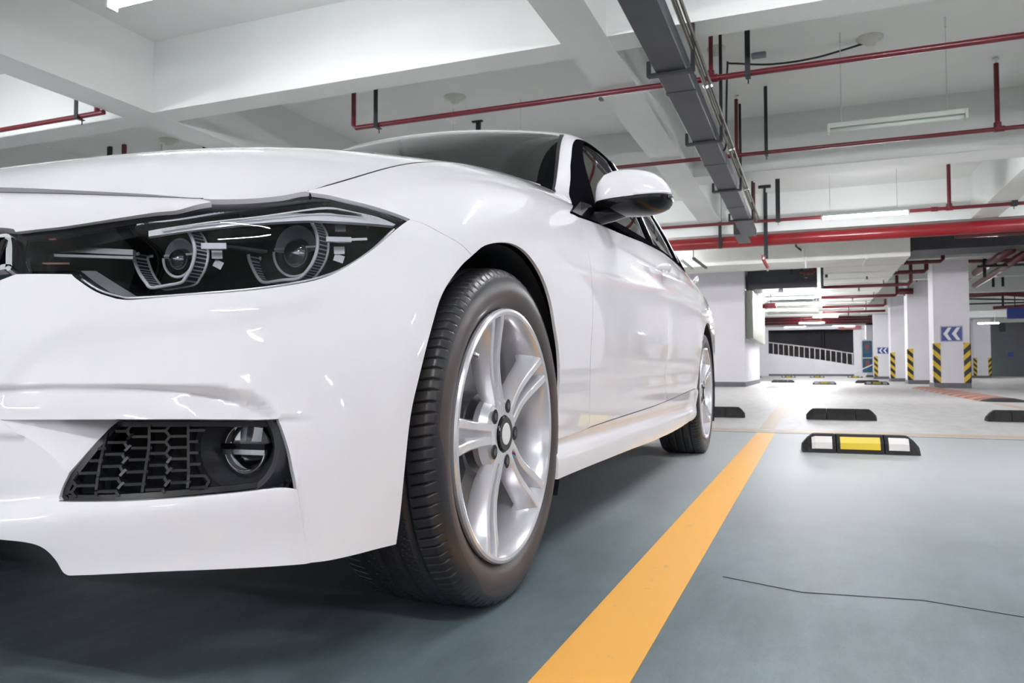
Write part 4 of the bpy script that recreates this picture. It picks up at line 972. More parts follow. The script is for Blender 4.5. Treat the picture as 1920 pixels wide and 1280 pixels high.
# ---- door mirror ----
def loft(sections,closed=True,cap=True):
    V=[];n=len(sections[0]);F=[]
    for s_ in sections: V+=list(s_)
    for i in range(len(sections)-1):
        for j in range(n): F.append((i*n+j,i*n+(j+1)%n,(i+1)*n+(j+1)%n,(i+1)*n+j))
    if cap: F+=[tuple(range(n))[::-1],tuple((len(sections)-1)*n+j for j in range(n))]
    return V,F
MX=[.803,.806,.815,.835,.865,.90,.935,.965,.99,1.01,1.025,1.034,1.038]
MT=[.990,1.016,1.038,1.058,1.0665,1.068,1.064,1.057,1.046,1.031,1.013,.995,.982]
MBt=[.955,.945,.938,.932,.928,.925,.924,.925,.929,.934,.941,.952,.964]
MD=[.02,.04,.058,.070,.078,.082,.082,.08,.075,.067,.054,.036,.018]
def msec(i,part):
    # part: 'up' painted shell, 'low' black skirt
    x,zt,zb,d=MX[i],MT[i],MBt[i],MD[i]; zc=.966+.010*(x-.80)/.23; zc=min(max(zc,zb+.004),zt-.004); y0=.93+.05*(x-.92)
    out=[]
    if part=='up':
        for t in np.linspace(0,math.pi,17): out.append(np.array([x,y0-d*abs(math.cos(t))**.75*np.sign(math.cos(t))*(1 if math.cos(t)>0 else .45),zc+(zt-zc)*math.sin(t)**.7]))
    else:
        for t in np.linspace(math.pi,2*math.pi,17): out.append(np.array([x,y0-d*.97*abs(math.cos(t))**.75*np.sign(math.cos(t))*(1 if math.cos(t)>0 else .45),zc-.002-(zc-zb)*abs(math.sin(t))**.75]))
    return out
mb=MB(); mb.add(*loft([msec(i,'low') for i in range(len(MX))]))
mir=autosmooth(mb.build('wing_mirror',M['black_gloss'],car),50)
mb=MB(); mb.add(*loft([msec(i,'up') for i in range(len(MX))])); autosmooth(mb.build('mirror_cap',M['paint'],mir),55)
mb=MB(); V=[]
ips=[msec(i,'up')[0] for i in range(6,13)]; up=[p+np.array([0.002*(k/6),-.003,.0105-.003*(k/6)]) for k,p in enumerate(ips)]
mb.tube([p+np.array([0,-.0005,.004]) for p in ips],.0042,8); mb.build('turn_indicator',M['guide'],mir,True)
arm=[((.800,.835,.902),.020,.030),((.830,.87,.915),.022,.030),((.865,.91,.93),.020,.034),((.90,.93,.938),.012,.03)]
secs=[]
for (x,y,z),hz,hy in arm: secs.append([np.array([x,y+hy*math.cos(t),z+hz*math.sin(t)]) for t in np.linspace(0,2*math.pi,14,endpoint=False)])
mb=MB(); mb.add(*loft(secs)); autosmooth(mb.build('mirror_arm',M['black_gloss'],mir),50)
tri=[CB.at(*CB.px((1071,398)),.004),CB.at(*CB.px((1088,406)),.004),CB.at(*CB.px((1127,421)),.004),np.array([.80,.86,.955]),np.array([.79,.78,.95])]
mb=MB(); n=len(tri); inn=[p-np.array([.03,0,0]) for p in tri]; mb.add(tri+inn,[tuple(range(n)),tuple(range(2*n-1,n-1,-1))]+[(i,(i+1)%n,(i+1)%n+n,i+n) for i in range(n)]); mb.build('mirror_base',M['black_gloss'],mir)
mb=MB(); V=[np.array([x,.9685+.05*(x-.92),z]) for x,z in ((.83,.95),(.83,1.03),(.86,1.05),(.95,1.05),(1.0,1.025),(1.015,.99),(.99,.945),(.9,.94))]; mb.add(V,[tuple(range(8))]); mb.build('mirror_glass',M['chrome'],mir)
twin(mir)
# ---- door handles ----
def handle(px,door,L):
    A,B_=CB.px(px); secs=[]
    for t in np.linspace(0,1,13):
        a=A-L/2+L*t; o_=.012+.026*math.sin(math.pi*t)**.5; hz=.006+.010*math.sin(math.pi*min(1,max(0,t)))**.6
        c=CB.at(a,B_,o_); nn=CB.at(a,B_,o_+.01)-c; nn/=np.linalg.norm(nn)
        secs.append([c+np.array([0,0,1])*hz*math.sin(q)+nn*.008*math.cos(q) for q in np.linspace(0,2*math.pi,14,endpoint=False)])
    mb=MB(); mb.add(*loft(secs)); autosmooth(mb.build('door_handle',M['paint'],door),60)
    c=CB.at(A+L*.08,B_-.004,.0015); secs=[]
    mb=MB(); uu=CB.at(A+.05,B_,.0)-CB.at(A-.05,B_,.0); uu/=np.linalg.norm(uu); nn=np.cross(uu,(0,0,1)); 
    if nn[0]<0: nn=-nn
    V=[c+uu*.045*math.cos(q)+np.array([0,0,1])*.024*math.sin(q)-nn*.0 for q in np.linspace(0,2*math.pi,28,endpoint=False)]; V2=[c+uu*.03*math.cos(q)+np.array([0,0,1])*.014*math.sin(q)-nn*.001 for q in np.linspace(0,2*math.pi,28,endpoint=False)]
    mb.add(V+V2,[(i,(i+1)%28,28+(i+1)%28,28+i) for i in range(28)]+[tuple(range(28,56))]); mb.build('handle_recess',M['satin_chrome'],door)
handle((1236,508),fd,.20); handle((1299,531),rd,.20)
for o in (fd,rd,qp,skirt): twin(o)
# ---- cabin interior ----
mb=MB(); mb.box(-.70,.70,.62,1.02,.60,.93,b=.05); mb.box(-.12,.12,.9,2.2,.40,.62,b=.03); dash=mb.build('dashboard',M['black_matte'],car)
mb=MB(); mb.tube([(.36+.185*math.cos(t),1.12-.06*math.sin(t),.90+.175*math.sin(t)) for t in np.linspace(0,2*math.pi,36,endpoint=False)],.014,8,close=True); mb.tube([(.36,1.12,.90),(.36,.95,.82)],.03,10); mb.bar((.19,1.12,.90),(.53,1.12,.90),.02,.03); mb.build('steering_wheel',M['seat'],dash,True)
def seat(x0,y0,w_):
    mb=MB(); mb.box(x0-w_/2,x0+w_/2,y0-.25,y0+.25,.42,.58,b=.05)
    secs=[]
    for t in np.linspace(0,1,7):
        z=.52+.58*t; yc=y0+.22+.20*t; ww=w_/2*(1-.25*t**3); d=.07-.02*t
        secs.append([np.array([x0+ww*math.copysign(abs(math.cos(q))**.5,math.cos(q)),yc+d*math.copysign(abs(math.sin(q))**.5,math.sin(q)),z]) for q in np.linspace(0,2*math.pi,20,endpoint=False)])
    mb.add(*loft(secs))
    for xx in ([x0] if w_<.7 else [-.4,.4]):
        mb.box(xx-.13,xx+.13,y0+.39,y0+.49,1.12,1.27,b=.035); mb.tube([(xx-.06,y0+.43,1.08),(xx-.06,y0+.44,1.15)],.007,6); mb.tube([(xx+.06,y0+.43,1.08),(xx+.06,y0+.44,1.15)],.007,6)
    return autosmooth(mb.build('seat',M['seat'],car),40)
seat(.37,1.5,.5); seat(-.37,1.5,.5); seat(0,2.35,1.25)
mb=MB(); mb.box(-.72,.72,1.0,2.9,.30,.34); mb.box(-.735,-.70,.7,2.9,.32,.90); mb.box(.70,.735,.7,2.9,.32,.90); mb.box(-.68,.68,2.75,2.80,.3,.95); mb.build('cabin_lining',M['black_matte'],car)
# interior mirror and windscreen wipers
mb=MB(); mb.box(-.12,.12,1.10,1.13,1.20,1.26,b=.012); mb.tube([(0,1.10,1.26),(0,1.06,1.30)],.01,6); mb.build('rear_view_mirror',M['black_matte'],car)
# ======================= the garage =======================
BB,SL=3.10,3.84
def slab(name,x0,x1,y0,y1,z0,z1,m,kind='structure'):
    mb=MB(); mb.box(x0,x1,y0,y1,z0,z1); o=mb.build(name,m); tag(o,kind=kind); return o
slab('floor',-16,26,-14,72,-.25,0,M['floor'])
slab('ceiling',-16,26,-14,72,SL,SL+.25,M['ceil'])
for i,(y0,y1) in enumerate([(-9.7,-9.2),(-4.98,-4.68),(-.30,.0),(4.40,4.70),(9.14,9.65),(13.85,14.15),(18.95,19.45),(23.5,23.8),(28.3,28.8),(33.0,33.3),(38,38.5),(43,43.3),(48,48.5)]):
    slab('ceiling_beam',-15.9,25.9,y0,y1,BB,SL+.01,M['ceil'])
for x0,x1 in ((-13.9,-13.5),(-9.75,-9.35),(-5.27,-4.87),(-.44,-.06),(4.05,4.45),(8.6,9.0),(13.1,13.5),(17.5,17.9)):
    slab('ceiling_beam',x0,x1,-13.9,12.5 if x0==-.44 else 15.4,BB-.002,SL+.01,M['ceil'])
slab('wall_right',25.8,26,-14,72,0,SL,M['wall']); slab('wall_far',-16,26,72,72.2,0,SL,M['grey_dark'])
# floor lines
def strip(name,P,m,z=.0015):
    mb=MB(); n=len(P); mb.add([(x,y,z) for x,y in P]+[(x,y,.0002) for x,y in P],[tuple(range(n)),tuple(range(2*n-1,n-1,-1))]+[(i,(i+1)%n+0,(i+1)%n+n,i+n)[::-1] for i in range(n)]); return tag(mb.build(name,m),kind='structure')
strip('trim_1',[(1.035,-3),(1.180,-3),(1.175,4.29),(1.055,4.29)],M['line'])
strip('trim_2',[(1.045,4.72),(1.155,4.72),(1.17,10.2),(1.01,10.2)],M['line_old'])
strip('trim_3',[(-6,4.42),(12,4.42),(12,4.62),(-6,4.62)],M['line_old'],.0012)
strip('trim_4',[(-6,4.30),(12,4.30),(12,4.325),(-6,4.325)],M['black_matte'],.001)
strip('trim_5',[(3.62,-3),(3.77,-3),(3.77,4.29),(3.62,4.29)],M['line'])
strip('trim_6',[(3.62,4.72),(3.77,4.72),(3.77,10.2),(3.62,10.2)],M['line_old'])
strip('trim_7',[(-1.56,-3),(-1.42,-3),(-1.42,4.29),(-1.56,4.29)],M['line'])
strip('trim_8',[(4.3,11.3),(7.5,10.3),(7.5,10.45),(4.3,11.45)],M['line_old'])
j=[(1.24,.33),(1.4,.27),(1.62,.30),(1.9,.22),(2.3,.26),(2.8,.18)]
strip('trim_9',j+[(x,y+.004) for x,y in j[::-1]],M['black_matte'],.0008)
for p in ((1419,727,1440,718),(1465,738,1480,730)):
    a=at(p[0],p[1],'Z',0); b=at(p[2],p[3],'Z',0)
strip('trim_10',[(.35,18.3),(1.05,18.3),(1.05,21.5),(.35,21.5)],M['patch'],.003); strip('trim_11',[(1.55,16.6),(1.95,16.6),(1.95,19.5),(1.55,19.5)],M['bronze'],.003)
# columns
def column(x0,x1,y0,y1,top=BB+.1,wall=M['wall']):
    mb=MB(); mb.box(x0,x1,y0,y1,.12,top); mb.box(x0-.012,x1+.012,y0-.012,y1+.012,0,.125,m=1)
    o=mb.build('column',None,mats=[wall,M['plinth']]); tag(o,kind='structure'); return o
cols=[(4.20,4.97,19.6,20.4),(4.20,4.97,25.0,25.8),(4.20,4.97,30.5,31.3),(4.20,5.3,38.6,39.4),(4.42,5.35,48,48.8)]
for c in cols: column(*c)
for c in ((4.20,4.97,10.0,10.8),(4.20,4.97,.4,1.2),(-5.6,-4.8,9.2,10.0),(-5.6,-4.8,-.4,.4),(4.2,4.97,-9.4,-8.6),(9.4,10.2,30,30.8),(9.6,10.4,46,46.8),(13.6,14.3,52,52.7),(15.4,16,52,52.7),(9.4,10.2,10,10.8)): column(*c)
mb=MB(); mb.box(-9,-.21,19.2,25.1,.12,3.4); mb.box(-9.01,-.198,19.188,25.112,0,.125,m=1)
tag(mb.build('wall_core',None,mats=[M['wall'],M['plinth']]),kind='structure')
slab('wall_recess',4.97,26,62,62.2,0,SL,M['grey_far'])
# corner guards
def guard(x,y,sx,label,w_=.14,h=.97,z0=.125,g='striped guards on column corners'):
    mb=MB(); m=M['hazard_l'] if sx<0 else M['hazard_r']
    xa,xb=(x-.012,x+w_) if sx<0 else (x-w_,x+.012)
    mb.box(xa,xb,y-.014,y,z0,z0+h); mb.box(x-.014 if sx<0 else x,x if sx<0 else x+.014,y-.014,y+w_,z0,z0+h)
    o=mb.build('corner_guard',m,loc=(x,y,z0)); tag(o,label,'corner guard',g); return o
guard(4.20,19.6,-1,'yellow and black striped guard on left corner of nearest right column')
guard(4.97,19.6,1,'yellow and black striped guard on right corner of nearest right column')
guard(4.20,25.0,-1,'yellow and black striped guard on left corner of the second column back')
guard(4.97,25.0,1,'yellow and black striped guard beside second column, partly behind the nearest column')
guard(4.20,30.5,-1,'yellow and black striped guard on left corner of the third column back')
guard(4.20,38.6,-1,'thin yellow and black guard on left edge of the fourth column with small arrow sign')
for x,s_,t in ((9.6,-1,'distant striped guard left of the far right column'),(10.4,1,'distant striped guard on far right column beside small blue sign'),(13.6,-1,'faint striped guard on the rightmost distant column')): guard(x,46 if x<12 else 52,s_,t)
# arrow signs
def arrow_sign(x0,x1,y,z0,z1,label):
    mb=MB(); mb.box(x0,x1,y-.012,y-.001,z0,z1); o=mb.build('arrow_sign',M['blue'],loc=((x0+x1)/2,y,z0)); tag(o,label,'sign','blue arrow signs on columns')
    W=x1-x0;H=z1-z0
    mb=MB(); mb.box(x0+W*.015,x1-W*.015,y-.0135,y-.012,z0+H*.02,z0+H*.045); mb.box(x0+W*.015,x1-W*.015,y-.0135,y-.012,z1-H*.045,z1-H*.02); mb.box(x0+W*.015,x0+W*.03,y-.0135,y-.012,z0+H*.02,z1-H*.02); mb.box(x1-W*.03,x1-W*.015,y-.0135,y-.012,z0+H*.02,z1-H*.02); mb.build('sign_border',M['sign_white'],o)
    for cx in (.12,.51):
        P=[(cx,.5),(cx+.20,.90),(cx+.38,.90),(cx+.20,.5),(cx+.38,.10),(cx+.20,.10)]
        P=[(cx,.5),(cx+.22,.10),(cx+.38,.10),(cx+.19,.5),(cx+.38,.90),(cx+.22,.90)]
        mb=MB(); V=[(x0+W*a,y-.015,z0+H*b) for a,b in P]+[(x0+W*a,y-.012,z0+H*b) for a,b in P]
        mb.add(V,[(0,1,2,3),(0,3,4,5),(0,1,7,6),(1,2,8,7),(2,3,9,8),(3,4,10,9),(4,5,11,10),(5,0,6,11)]); mb.build('chevron',M['sign_white'],o)
arrow_sign(4.345,4.82,19.6,1.13,1.51,'large blue sign with two white left chevrons on the nearest right column')
a=at(1645,651,'Y',38.6); b=at(1666,663,'Y',38.6); arrow_sign(a[0],b[0],38.6,b[2],a[2],'small blue sign with two white left chevrons on a distant column')
a=at(1890,660,'Y',46); b=at(1900,669,'Y',46); mb=MB(); mb.box(a[0],b[0],45.97,46,b[2],a[2]); tag(mb.build('wall_sign',M['blue']),'tiny blue square sign on the distant narrow column at right','sign')
# big blue overhead sign
a=at(1887,577,'Y',30); b=at(1965,596,'Y',30); mb=MB(); mb.box(a[0],b[0],29.9,30,b[2],a[2]); o=mb.build('direction_sign',M['blue']); tag(o,'dark blue direction sign hanging from ceiling pipes at the far right edge','sign')
mb=MB(); 
for t in (.2,.8): mb.bar((a[0]+(b[0]-a[0])*t,29.95,a[2]),(a[0]+(b[0]-a[0])*t,29.95,SL),.03,.03)
mb.build('sign_rod',M['hanger'],o)
# posters
def poster(px0,px1,py0,pym,py1,Y,label,frame=True):
    a=at(px0,py0,'Y',Y); b=at(px1,py1,'Y',Y); zm=at(px0,pym,'Y',Y)[2]
    mb=MB(); mb.box(a[0],b[0],Y-.06,Y-.02,b[2],a[2]); o=mb.build('poster_frame',M['frame_white']); tag(o,label,'poster')
    d=.06; 
    for z0,z1 in ((zm+d*.6,a[2]-d),(b[2]+d,zm-d*.6)):
        mb=MB(); mb.box(a[0]+d,b[0]-d,Y-.07,Y-.06,z0,z1,m=0); w_=(b[0]-a[0]); mb.box(a[0]+w_*.33,b[0]-w_*.33,Y-.075,Y-.07,z0+(z1-z0)*.45,z1-(z1-z0)*.15,m=1)
        mb.build('poster_panel',None,o,mats=[M['poster_blue'],M['poster_red']])
poster(1614.5,1638,637,671,700,48.02,'two blue posters stacked on a distant column beside the ramp')
poster(1833,1858,643,668.5,692,62.02,'white framed pair of blue posters on the far grey wall at right')
a=at(1830,681.5,'Y',61.5); mb=MB(); mb.lathe([(.0,.12),(.12,.1),(.15,0),(0,0)],a,(0,-1,0),16); o=mb.build('indicator_lamp',M['green_lamp'],smooth=True); tag(o,'small glowing green indicator lamp beside the far framed posters','lamp')
mb=MB(); mb.tube([a+np.array([.0,.1,0]),(a[0],61.95,a[2])],.05,8); mb.build('lamp_stem',M['hanger'],o)
# wheel stops
def wheel_stop(x0,y0,L,rz,front,label,g):
    e=empty('wheel_stop',(x0,y0,0),rz); tag(e,label,'wheel stop',g)
    prof=[(0,0),(.15,0),(.138,.055),(.105,.098),(.045,.098),(.012,.055)]
    segs=[(0,.29),(.30,.70),(.71,1.0)]
    for i,(t0,t1) in enumerate(segs):
        mb=MB(); xs=np.linspace(t0,t1,7)*L; V=[]
        for x in xs:
            t=x/L; f=1-.0*t
            en=min(1,max(0,min(t,1-t)/.10)); hh=.42+.58*en**.7
            for y,z in prof: V.append((x,y if z<.02 else .075+(y-.075)*(.85+.15*en),z*hh))
        n=6; F=[(a*n+b,a*n+(b+1)%n,(a+1)*n+(b+1)%n,(a+1)*n+b) for a in range(6) for b in range(n)]+[tuple(range(n))[::-1],tuple(6*n+b for b in range(n))]
        mb.add([(x,y,z+.0005) for x,y,z in V],F); o=mk('rubber_block',[Vector(v) for v in mb.V],mb.F,M['rubber']); o.parent=e
        if front:
            a,b=(t0+.03)*L,(t1-.03)*L
            if i==0: a+=.03
            if i==2: b-=.035
            mm=(M['yellow'] if i==1 else M['reflector']) if not 20<y0<30 else (M['dull'] if i==1 else M['patch'])
            V=[];F=[]
            for k,x in enumerate(np.linspace(a,b,7)):
                en=min(1,max(0,min(x/L,1-x/L)/.10)); hh=.42+.58*en**.7
                for y,z in ((.0045,.022),(.012,.055),(.034,.086)): V.append((x,.075+(y-.075)*(.85+.15*en)-.0022,z*hh+.001))
                if k: F+=[(3*k-3+j,3*k+j,3*k+j+1,3*k-2+j) for j in (0,1)]
            n_=len(V); V+=[(x,y+.004,z) for x,y,z in V]; F+=[tuple(n_+i for i in f[::-1]) for f in F]+[(18,0,n_,n_+18),(2,20,n_+20,n_+2),(0,1,n_+1,n_),(1,2,n_+2,n_+1),(19,18,n_+18,n_+19),(20,19,n_+19,n_+20)]
            o2=mk('reflector',V,F,mm); o2.parent=o
    return e
wheel_stop(1.372,3.03,.575,math.radians(4),True,'black rubber wheel stop with white and yellow reflectors, nearest on the right','wheel stops in the near bays')
wheel_stop(1.372,5.93,.575,math.radians(2),False,'plain black rubber wheel stop just behind the one with reflectors','plain wheel stops across the lane')
wheel_stop(2.83,6.2,.60,math.radians(2),False,'plain black rubber wheel stop at the right edge of the frame','plain wheel stops across the lane')
wheel_stop(.262,5.91,.575,math.radians(2),False,'plain black rubber wheel stop partly hidden behind the rear wheel of the car','plain wheel stops across the lane')
for x,y,t,f in ((.10,26.2,'distant flat black wheel stop left of the yellow line',False),(1.42,22.8,'distant black wheel stop with dull yellow reflector in the middle bay',True),(2.86,23.3,'distant black wheel stop with reflectors before the right columns',True),(2.75,26.2,'distant plain wheel stop behind the one with reflectors near the columns',False)):
    wheel_stop(x,y,.66 if y<25 else .75,0,f,t,'wheel stops in the far bays')
for px,t in ((1428,'leftmost'),(1484,'second from left'),(1530,'third from left'),(1589,'rightmost')):
    a=at(px,705.5,'Z',0); wheel_stop(a[0]-.35,44,.75,0,True,t+' of the four tiny yellow wheel stops before the ramp wall','wheel stops before the ramp wall')
# speed hump
mb=MB(); xs=[(-.30,.0005),(-.24,.025),(-.14,.045),(0,.052),(.14,.045),(.24,.025),(.30,.0005)]; V=[];F=[]
ys=np.linspace(0,7.9,30)
for y in ys:
    for x,z in xs: V.append((x,y,z))
n=7; F=[(a*n+b,a*n+b+1,(a+1)*n+b+1,(a+1)*n+b) for a in range(29) for b in range(6)]+[tuple(range(7))[::-1],tuple(29*n+b for b in range(7))]
hu=mk('speed_hump',V,F,M['hump']); hu.location=(3.92,11.1,0); tag(hu,'low speed hump with orange and brown stripes lying before the right columns','speed hump')
mb=MB(); V=[];
for y,k in ((-.32,.0),(-.2,.7),(-.001,1)):
    for x,z in xs: V.append((x*(.55+.45*k),y,z*k+.0005))
mb.add(V,[(a*n+b,a*n+b+1,(a+1)*n+b+1,(a+1)*n+b) for a in range(2) for b in range(6)]+[(14,15,16,17,18,19,20)]); o=mk('hump_end_cap',mb.V,mb.F,M['rubber']); o.parent=hu
# ---- ramp behind ----
RY=55.
def PZ(px,py,Y): return at(px,py,'Y',Y)
pts=[PZ(1400,656,RY),PZ(1430,661,RY),PZ(1480,667,RY),PZ(1540,674.5,RY),PZ(1612,686,RY),PZ(1640,690,RY)]
mb=MB(); P=[(p[0],p[2]) for p in pts]; P=P+[(P[-1][0],0),(P[0][0],0)]; mb.prism(P,RY,RY+.25); o=mb.build('wall_ramp',M['wall']); tag(o,kind='structure')
slab('baseboard_ramp',pts[0][0],pts[-1][0]+.1,RY-.02,RY,0,.14,M['plinth'])
rl=empty('railing',(pts[0][0],RY+.12,0)); tag(rl,'pale metal railing sloping down along the top of the white ramp wall','railing')
def rz(x): return float(np.interp(x,[p[0] for p in pts],[p[2] for p in pts]))
xs=np.linspace(pts[0][0]+.1,pts[4][0]-.1,22); H=.78
mb=MB(); mb.tube([(x,RY+.12,rz(x)+H) for x in xs],.045,8); o=mb.build('hand_rail',M['bronze'],rl)
for x in xs[:-1]:
    mb=MB(); mb.bar((x,RY+.12,rz(x)-.02),(x,RY+.12,rz(x)+H),.07,.05); mb.build('baluster',M['bronze'],rl)
slab('wall_behind_ramp',-12,8,61,61.2,0,SL,M['grey_dark'])
a=PZ(1424,618,RY); b=PZ(1615,616,RY); slab('wall_lintel',-14,b[0]+1.2,RY-.1,RY+.3,a[2]-.05,SL,M['wall'])
a=PZ(1600,620,RY); b=PZ(1616,703,RY); slab('wall_jamb',a[0],b[0]+1.0,RY-.05,RY+.3,0,SL,M['wall'])
a=PZ(1424,0,RY); slab('wall_jamb_left',-12,-1.45,RY-.05,RY+.3,0,SL,M['wall'])
mb=MB(); a=PZ(1543,620,58); mb.tube([(a[0],58,0),(a[0],58,SL)],.13,12); tag(mb.build('drain_pipe',M['hanger']),'dark upright pipe in the shade above the ramp','pipe')
# red framed box on the lintel
a=PZ(1572,602,54.6); b=PZ(1614,617,54.6); mb=MB(); mb.box(a[0],b[0],54.5,54.9,b[2],a[2]); o=mb.build('hanging_banner',M['poster_red']); tag(o,'small red and white banner above the right end of the ramp railing','banner')
mb=MB(); mb.box(a[0]+.35,b[0]-.35,54.48,54.5,b[2]+.12,a[2]-.12); mb.build('banner_panel',M['frame_white'],o)
# barrier arm
a=PZ(1690,650,40); b=PZ(1622,699,40); mb=MB(); q=PZ(1672,668,40); mb.tube([q,PZ(1600,699,40)],.03,8); mb.tube([(q[0],40,0),(q[0],40,q[2]+.05)],.05,8); tag(mb.build('barrier_arm',M['frame_white']),'thin white barrier arm slanting down before the blue posters','barrier')
# cabinet on the core wall
mb=MB(); mb.box(-.197,-.02,19.55,24.9,1.28,2.55); tag(mb.build('cable_cabinet',M['cabinet']),'grey green cabinet fixed to the side of the white core wall','cabinet')
# ---- pipes ----
def sprinkler(mb,x,y,z0,z1,r=.018,head=True):
    mb.tube([(x,y,z0),(x,y,z1)],r,10); mb.tube([(x,y,z0-.01),(x,y,z0+.07)],r*1.5,10)
def pipe_run(label,pts,r,m,risers=(),hangs=(),couplings=(),hz=None):
    e_loc=pts[0]; mb=MB(); mb.tube(pts,r,14,cap=True)
    for p in couplings: mb.tube([np.array(p)-np.array([.05,0,0]),np.array(p)+np.array([.05,0,0])],r*1.35,14)
    o=autosmooth(mb.build('sprinkler_pipe',m,loc=e_loc),50); tag(o,label,'pipe','red sprinkler pipes under the ceiling')
    for (x,y,z0,z1,rr) in risers:
        mb=MB(); sprinkler(mb,x,y,z0,z1,rr); autosmooth(mb.build('riser',m,o),50)
        mb=MB(); mb.tube([(x,y,z1),(x,y,z1+.05)],.009,8); mb.lathe([(0,.052),(.032,.05),(.034,.046),(0,.044)],(x,y,z1),(0,0,1),14); mb.build('sprinkler_head',M['satin_chrome'],o)
    for (x,y,z0,z1,w_) in hangs:
        mb=MB(); mb.bar((x,y-.04,z0-.03),(x,y-.04,z1),w_,.012,up=(0,1,0)); mb.bar((x,y-.04,z0-.03),(x,y+.05,z0-.03),w_,.008); mb.tube([(x,y+.03,z0-.08),(x,y+.03,z0)],.006,6); mb.build('pipe_hanger',M['hanger'],o)
    return o
Y1=5.47; x66=at(663,240,'Y',Y1)[0]
z1=3.05
pipe_run('red sprinkler pipe crossing the ceiling nearest the camera, ending in an upward elbow',[(x66,Y1,SL),(x66,Y1,z1+.03),(x66+.03,Y1,z1),(12,Y1,z1)],.026,M['red'],risers=[(.62,Y1,z1,SL-.02,.02)],hangs=[(at(708,240,'Y',Y1)[0],Y1,z1,SL,.045),(.936,Y1,z1,SL,.045),(4.0,Y1,z1,SL,.045)],couplings=[(.63,Y1,z1)])
pipe_run('red sprinkler pipe at upper left, showing before the long beam',[(-14,4.10,z1),(-5.2,4.10,z1)],.026,M['red'],risers=[(at(182,210,'Y',4.1)[0],4.1,z1,z1+.13,.018)],hangs=[(at(149,215,'Y',4.1)[0],4.1,z1,z1+.32,.045)])
Y2=8.07
pipe_run('second red sprinkler pipe passing under the grey cable tray with two upright heads',[(-6,Y2,z1),(12,Y2,z1)],.024,M['red'],risers=[(.607,Y2,z1,SL-.10,.022),(3.326,Y2,z1,SL-.07,.026)],hangs=[(.95,Y2,z1,SL,.04)],couplings=[(3.34,Y2,z1),(.62,Y2,z1)])
Y3=12.45
zz=lambda px,py,Y: at(px,py,'Y',Y)[2]
xx=lambda px,py,Y: at(px,py,'Y',Y)[0]
pipe_run('third red sprinkler pipe running just above the lit tube lamp',[(-8,Y3,z1),(14,Y3,z1)],.028,M['red'],risers=[(xx(1413,420,Y3),Y3,z1,SL-.1,.034),(xx(1780,390,Y3),Y3,z1,SL-.08,.030)],hangs=[(xx(1459,420,Y3),Y3,z1,SL,.075),(xx(1902,385,Y3),Y3,z1,SL,.085)],couplings=[(xx(1780,390,Y3),Y3,z1),(xx(1752,391,Y3),Y3,z1)])
# big red main
Y4=13.9; z4=2.95
mb=MB(); mb.tube([(-8,Y4,z4),(16,Y4,z4)],.115,24); o=autosmooth(mb.build('water_main',M['redbig'],loc=(0,Y4,z4)),50); tag(o,'thick bright red water main crossing before the white duct','pipe')
for px,a,b,w_ in ((1350,372,466,.06),(1437,350,485,.045)):
    x=xx(px,430,Y4-.14); mb=MB(); mb.bar((x,Y4-.14,zz(px,b,Y4-.14)),(x,Y4-.14,zz(px,a,Y4-.14)+.3),w_,.03,up=(0,1,0)); mb.build('pipe_hanger',M['hanger'],o)
pipe_run('thin red pipe under the thick water main at the right',[(xx(1790,442,14.6),14.6,zz(1790,442,14.6)),(xx(1940,434,14.6),14.6,zz(1940,434,14.6)),(9,14.6,zz(1940,434,14.6))],.05,M['red'])
# T shaped support post in front of the duct
mb=MB(); Yq=at(1434,350,'Z',SL-.03)[1]; x=xx(1434,400,Yq); mb.bar((x,Yq,zz(1434,480,Yq)),(x,Yq,zz(1434,350,Yq)),.045,.045); mb.bar((x-.11,Yq,zz(1434,350,Yq)),(x+.11,Yq,zz(1434,350,Yq)),.05,.05); o=mb.build('steel_bracket',M['hanger'],loc=(x,Yq,zz(1434,480,Yq))); tag(o,'thin black T shaped steel bracket before the red pipes','bracket')
mb=MB(); mb.tube([PZ(1430,478,Yq),PZ(1431,486,Yq),PZ(1437,497,Yq),PZ(1440,503,Yq)],.03,10); mb.build('hose_valve',M['redbig'],o)
# ducts
def ribbed_duct(x0,x1,y0,y1,z0,z1,label,step=1.2,ax='Y',name='air_duct',m='duct'):
    mb=MB(); mb.box(x0,x1,y0,y1,z0,z1); o=mb.build(name,M[m]); tag(o,label,'duct')
    mb=MB(); t0,t1=(y0,y1) if ax=='Y' else (x0,x1); t=t0
    while t<t1+.01:
        e=.022
        if ax=='Y': 
            mb.box(x0-e,x1+e,t-.02,t+.02,z0-e,z0+.001); mb.box(x1,x1+e,t-.02,t+.02,z0,z1)
        else: mb.box(t-.02,t+.02,y0-e,y1+e,z0-e,z0+.001); mb.box(t-.02,t+.02,y0-e,y0,z0,z1)
        t+=step
    mb.build('duct_flange',M[m],o); return o
ribbed_duct(-7.5,3.30,15.7,16.9,2.745,3.50,'long white air duct crossing behind the thick red water main',2.0,'X')
ribbed_duct(1.70,3.28,16.95,33,2.76,3.08,'white air duct running away above the parking lane towards the far lamps',1.25,'Y')
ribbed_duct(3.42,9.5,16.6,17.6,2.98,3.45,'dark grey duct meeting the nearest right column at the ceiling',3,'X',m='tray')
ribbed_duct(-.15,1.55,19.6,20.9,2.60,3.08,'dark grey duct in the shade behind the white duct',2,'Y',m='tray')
a=PZ(1425,520,30); b=PZ(1545,560,30)
ribbed_duct(a[0],b[0]+.2,30,36,b[2]-.15,min(a[2],3.08),'pale duct above the brightest far lamps',2,'Y')
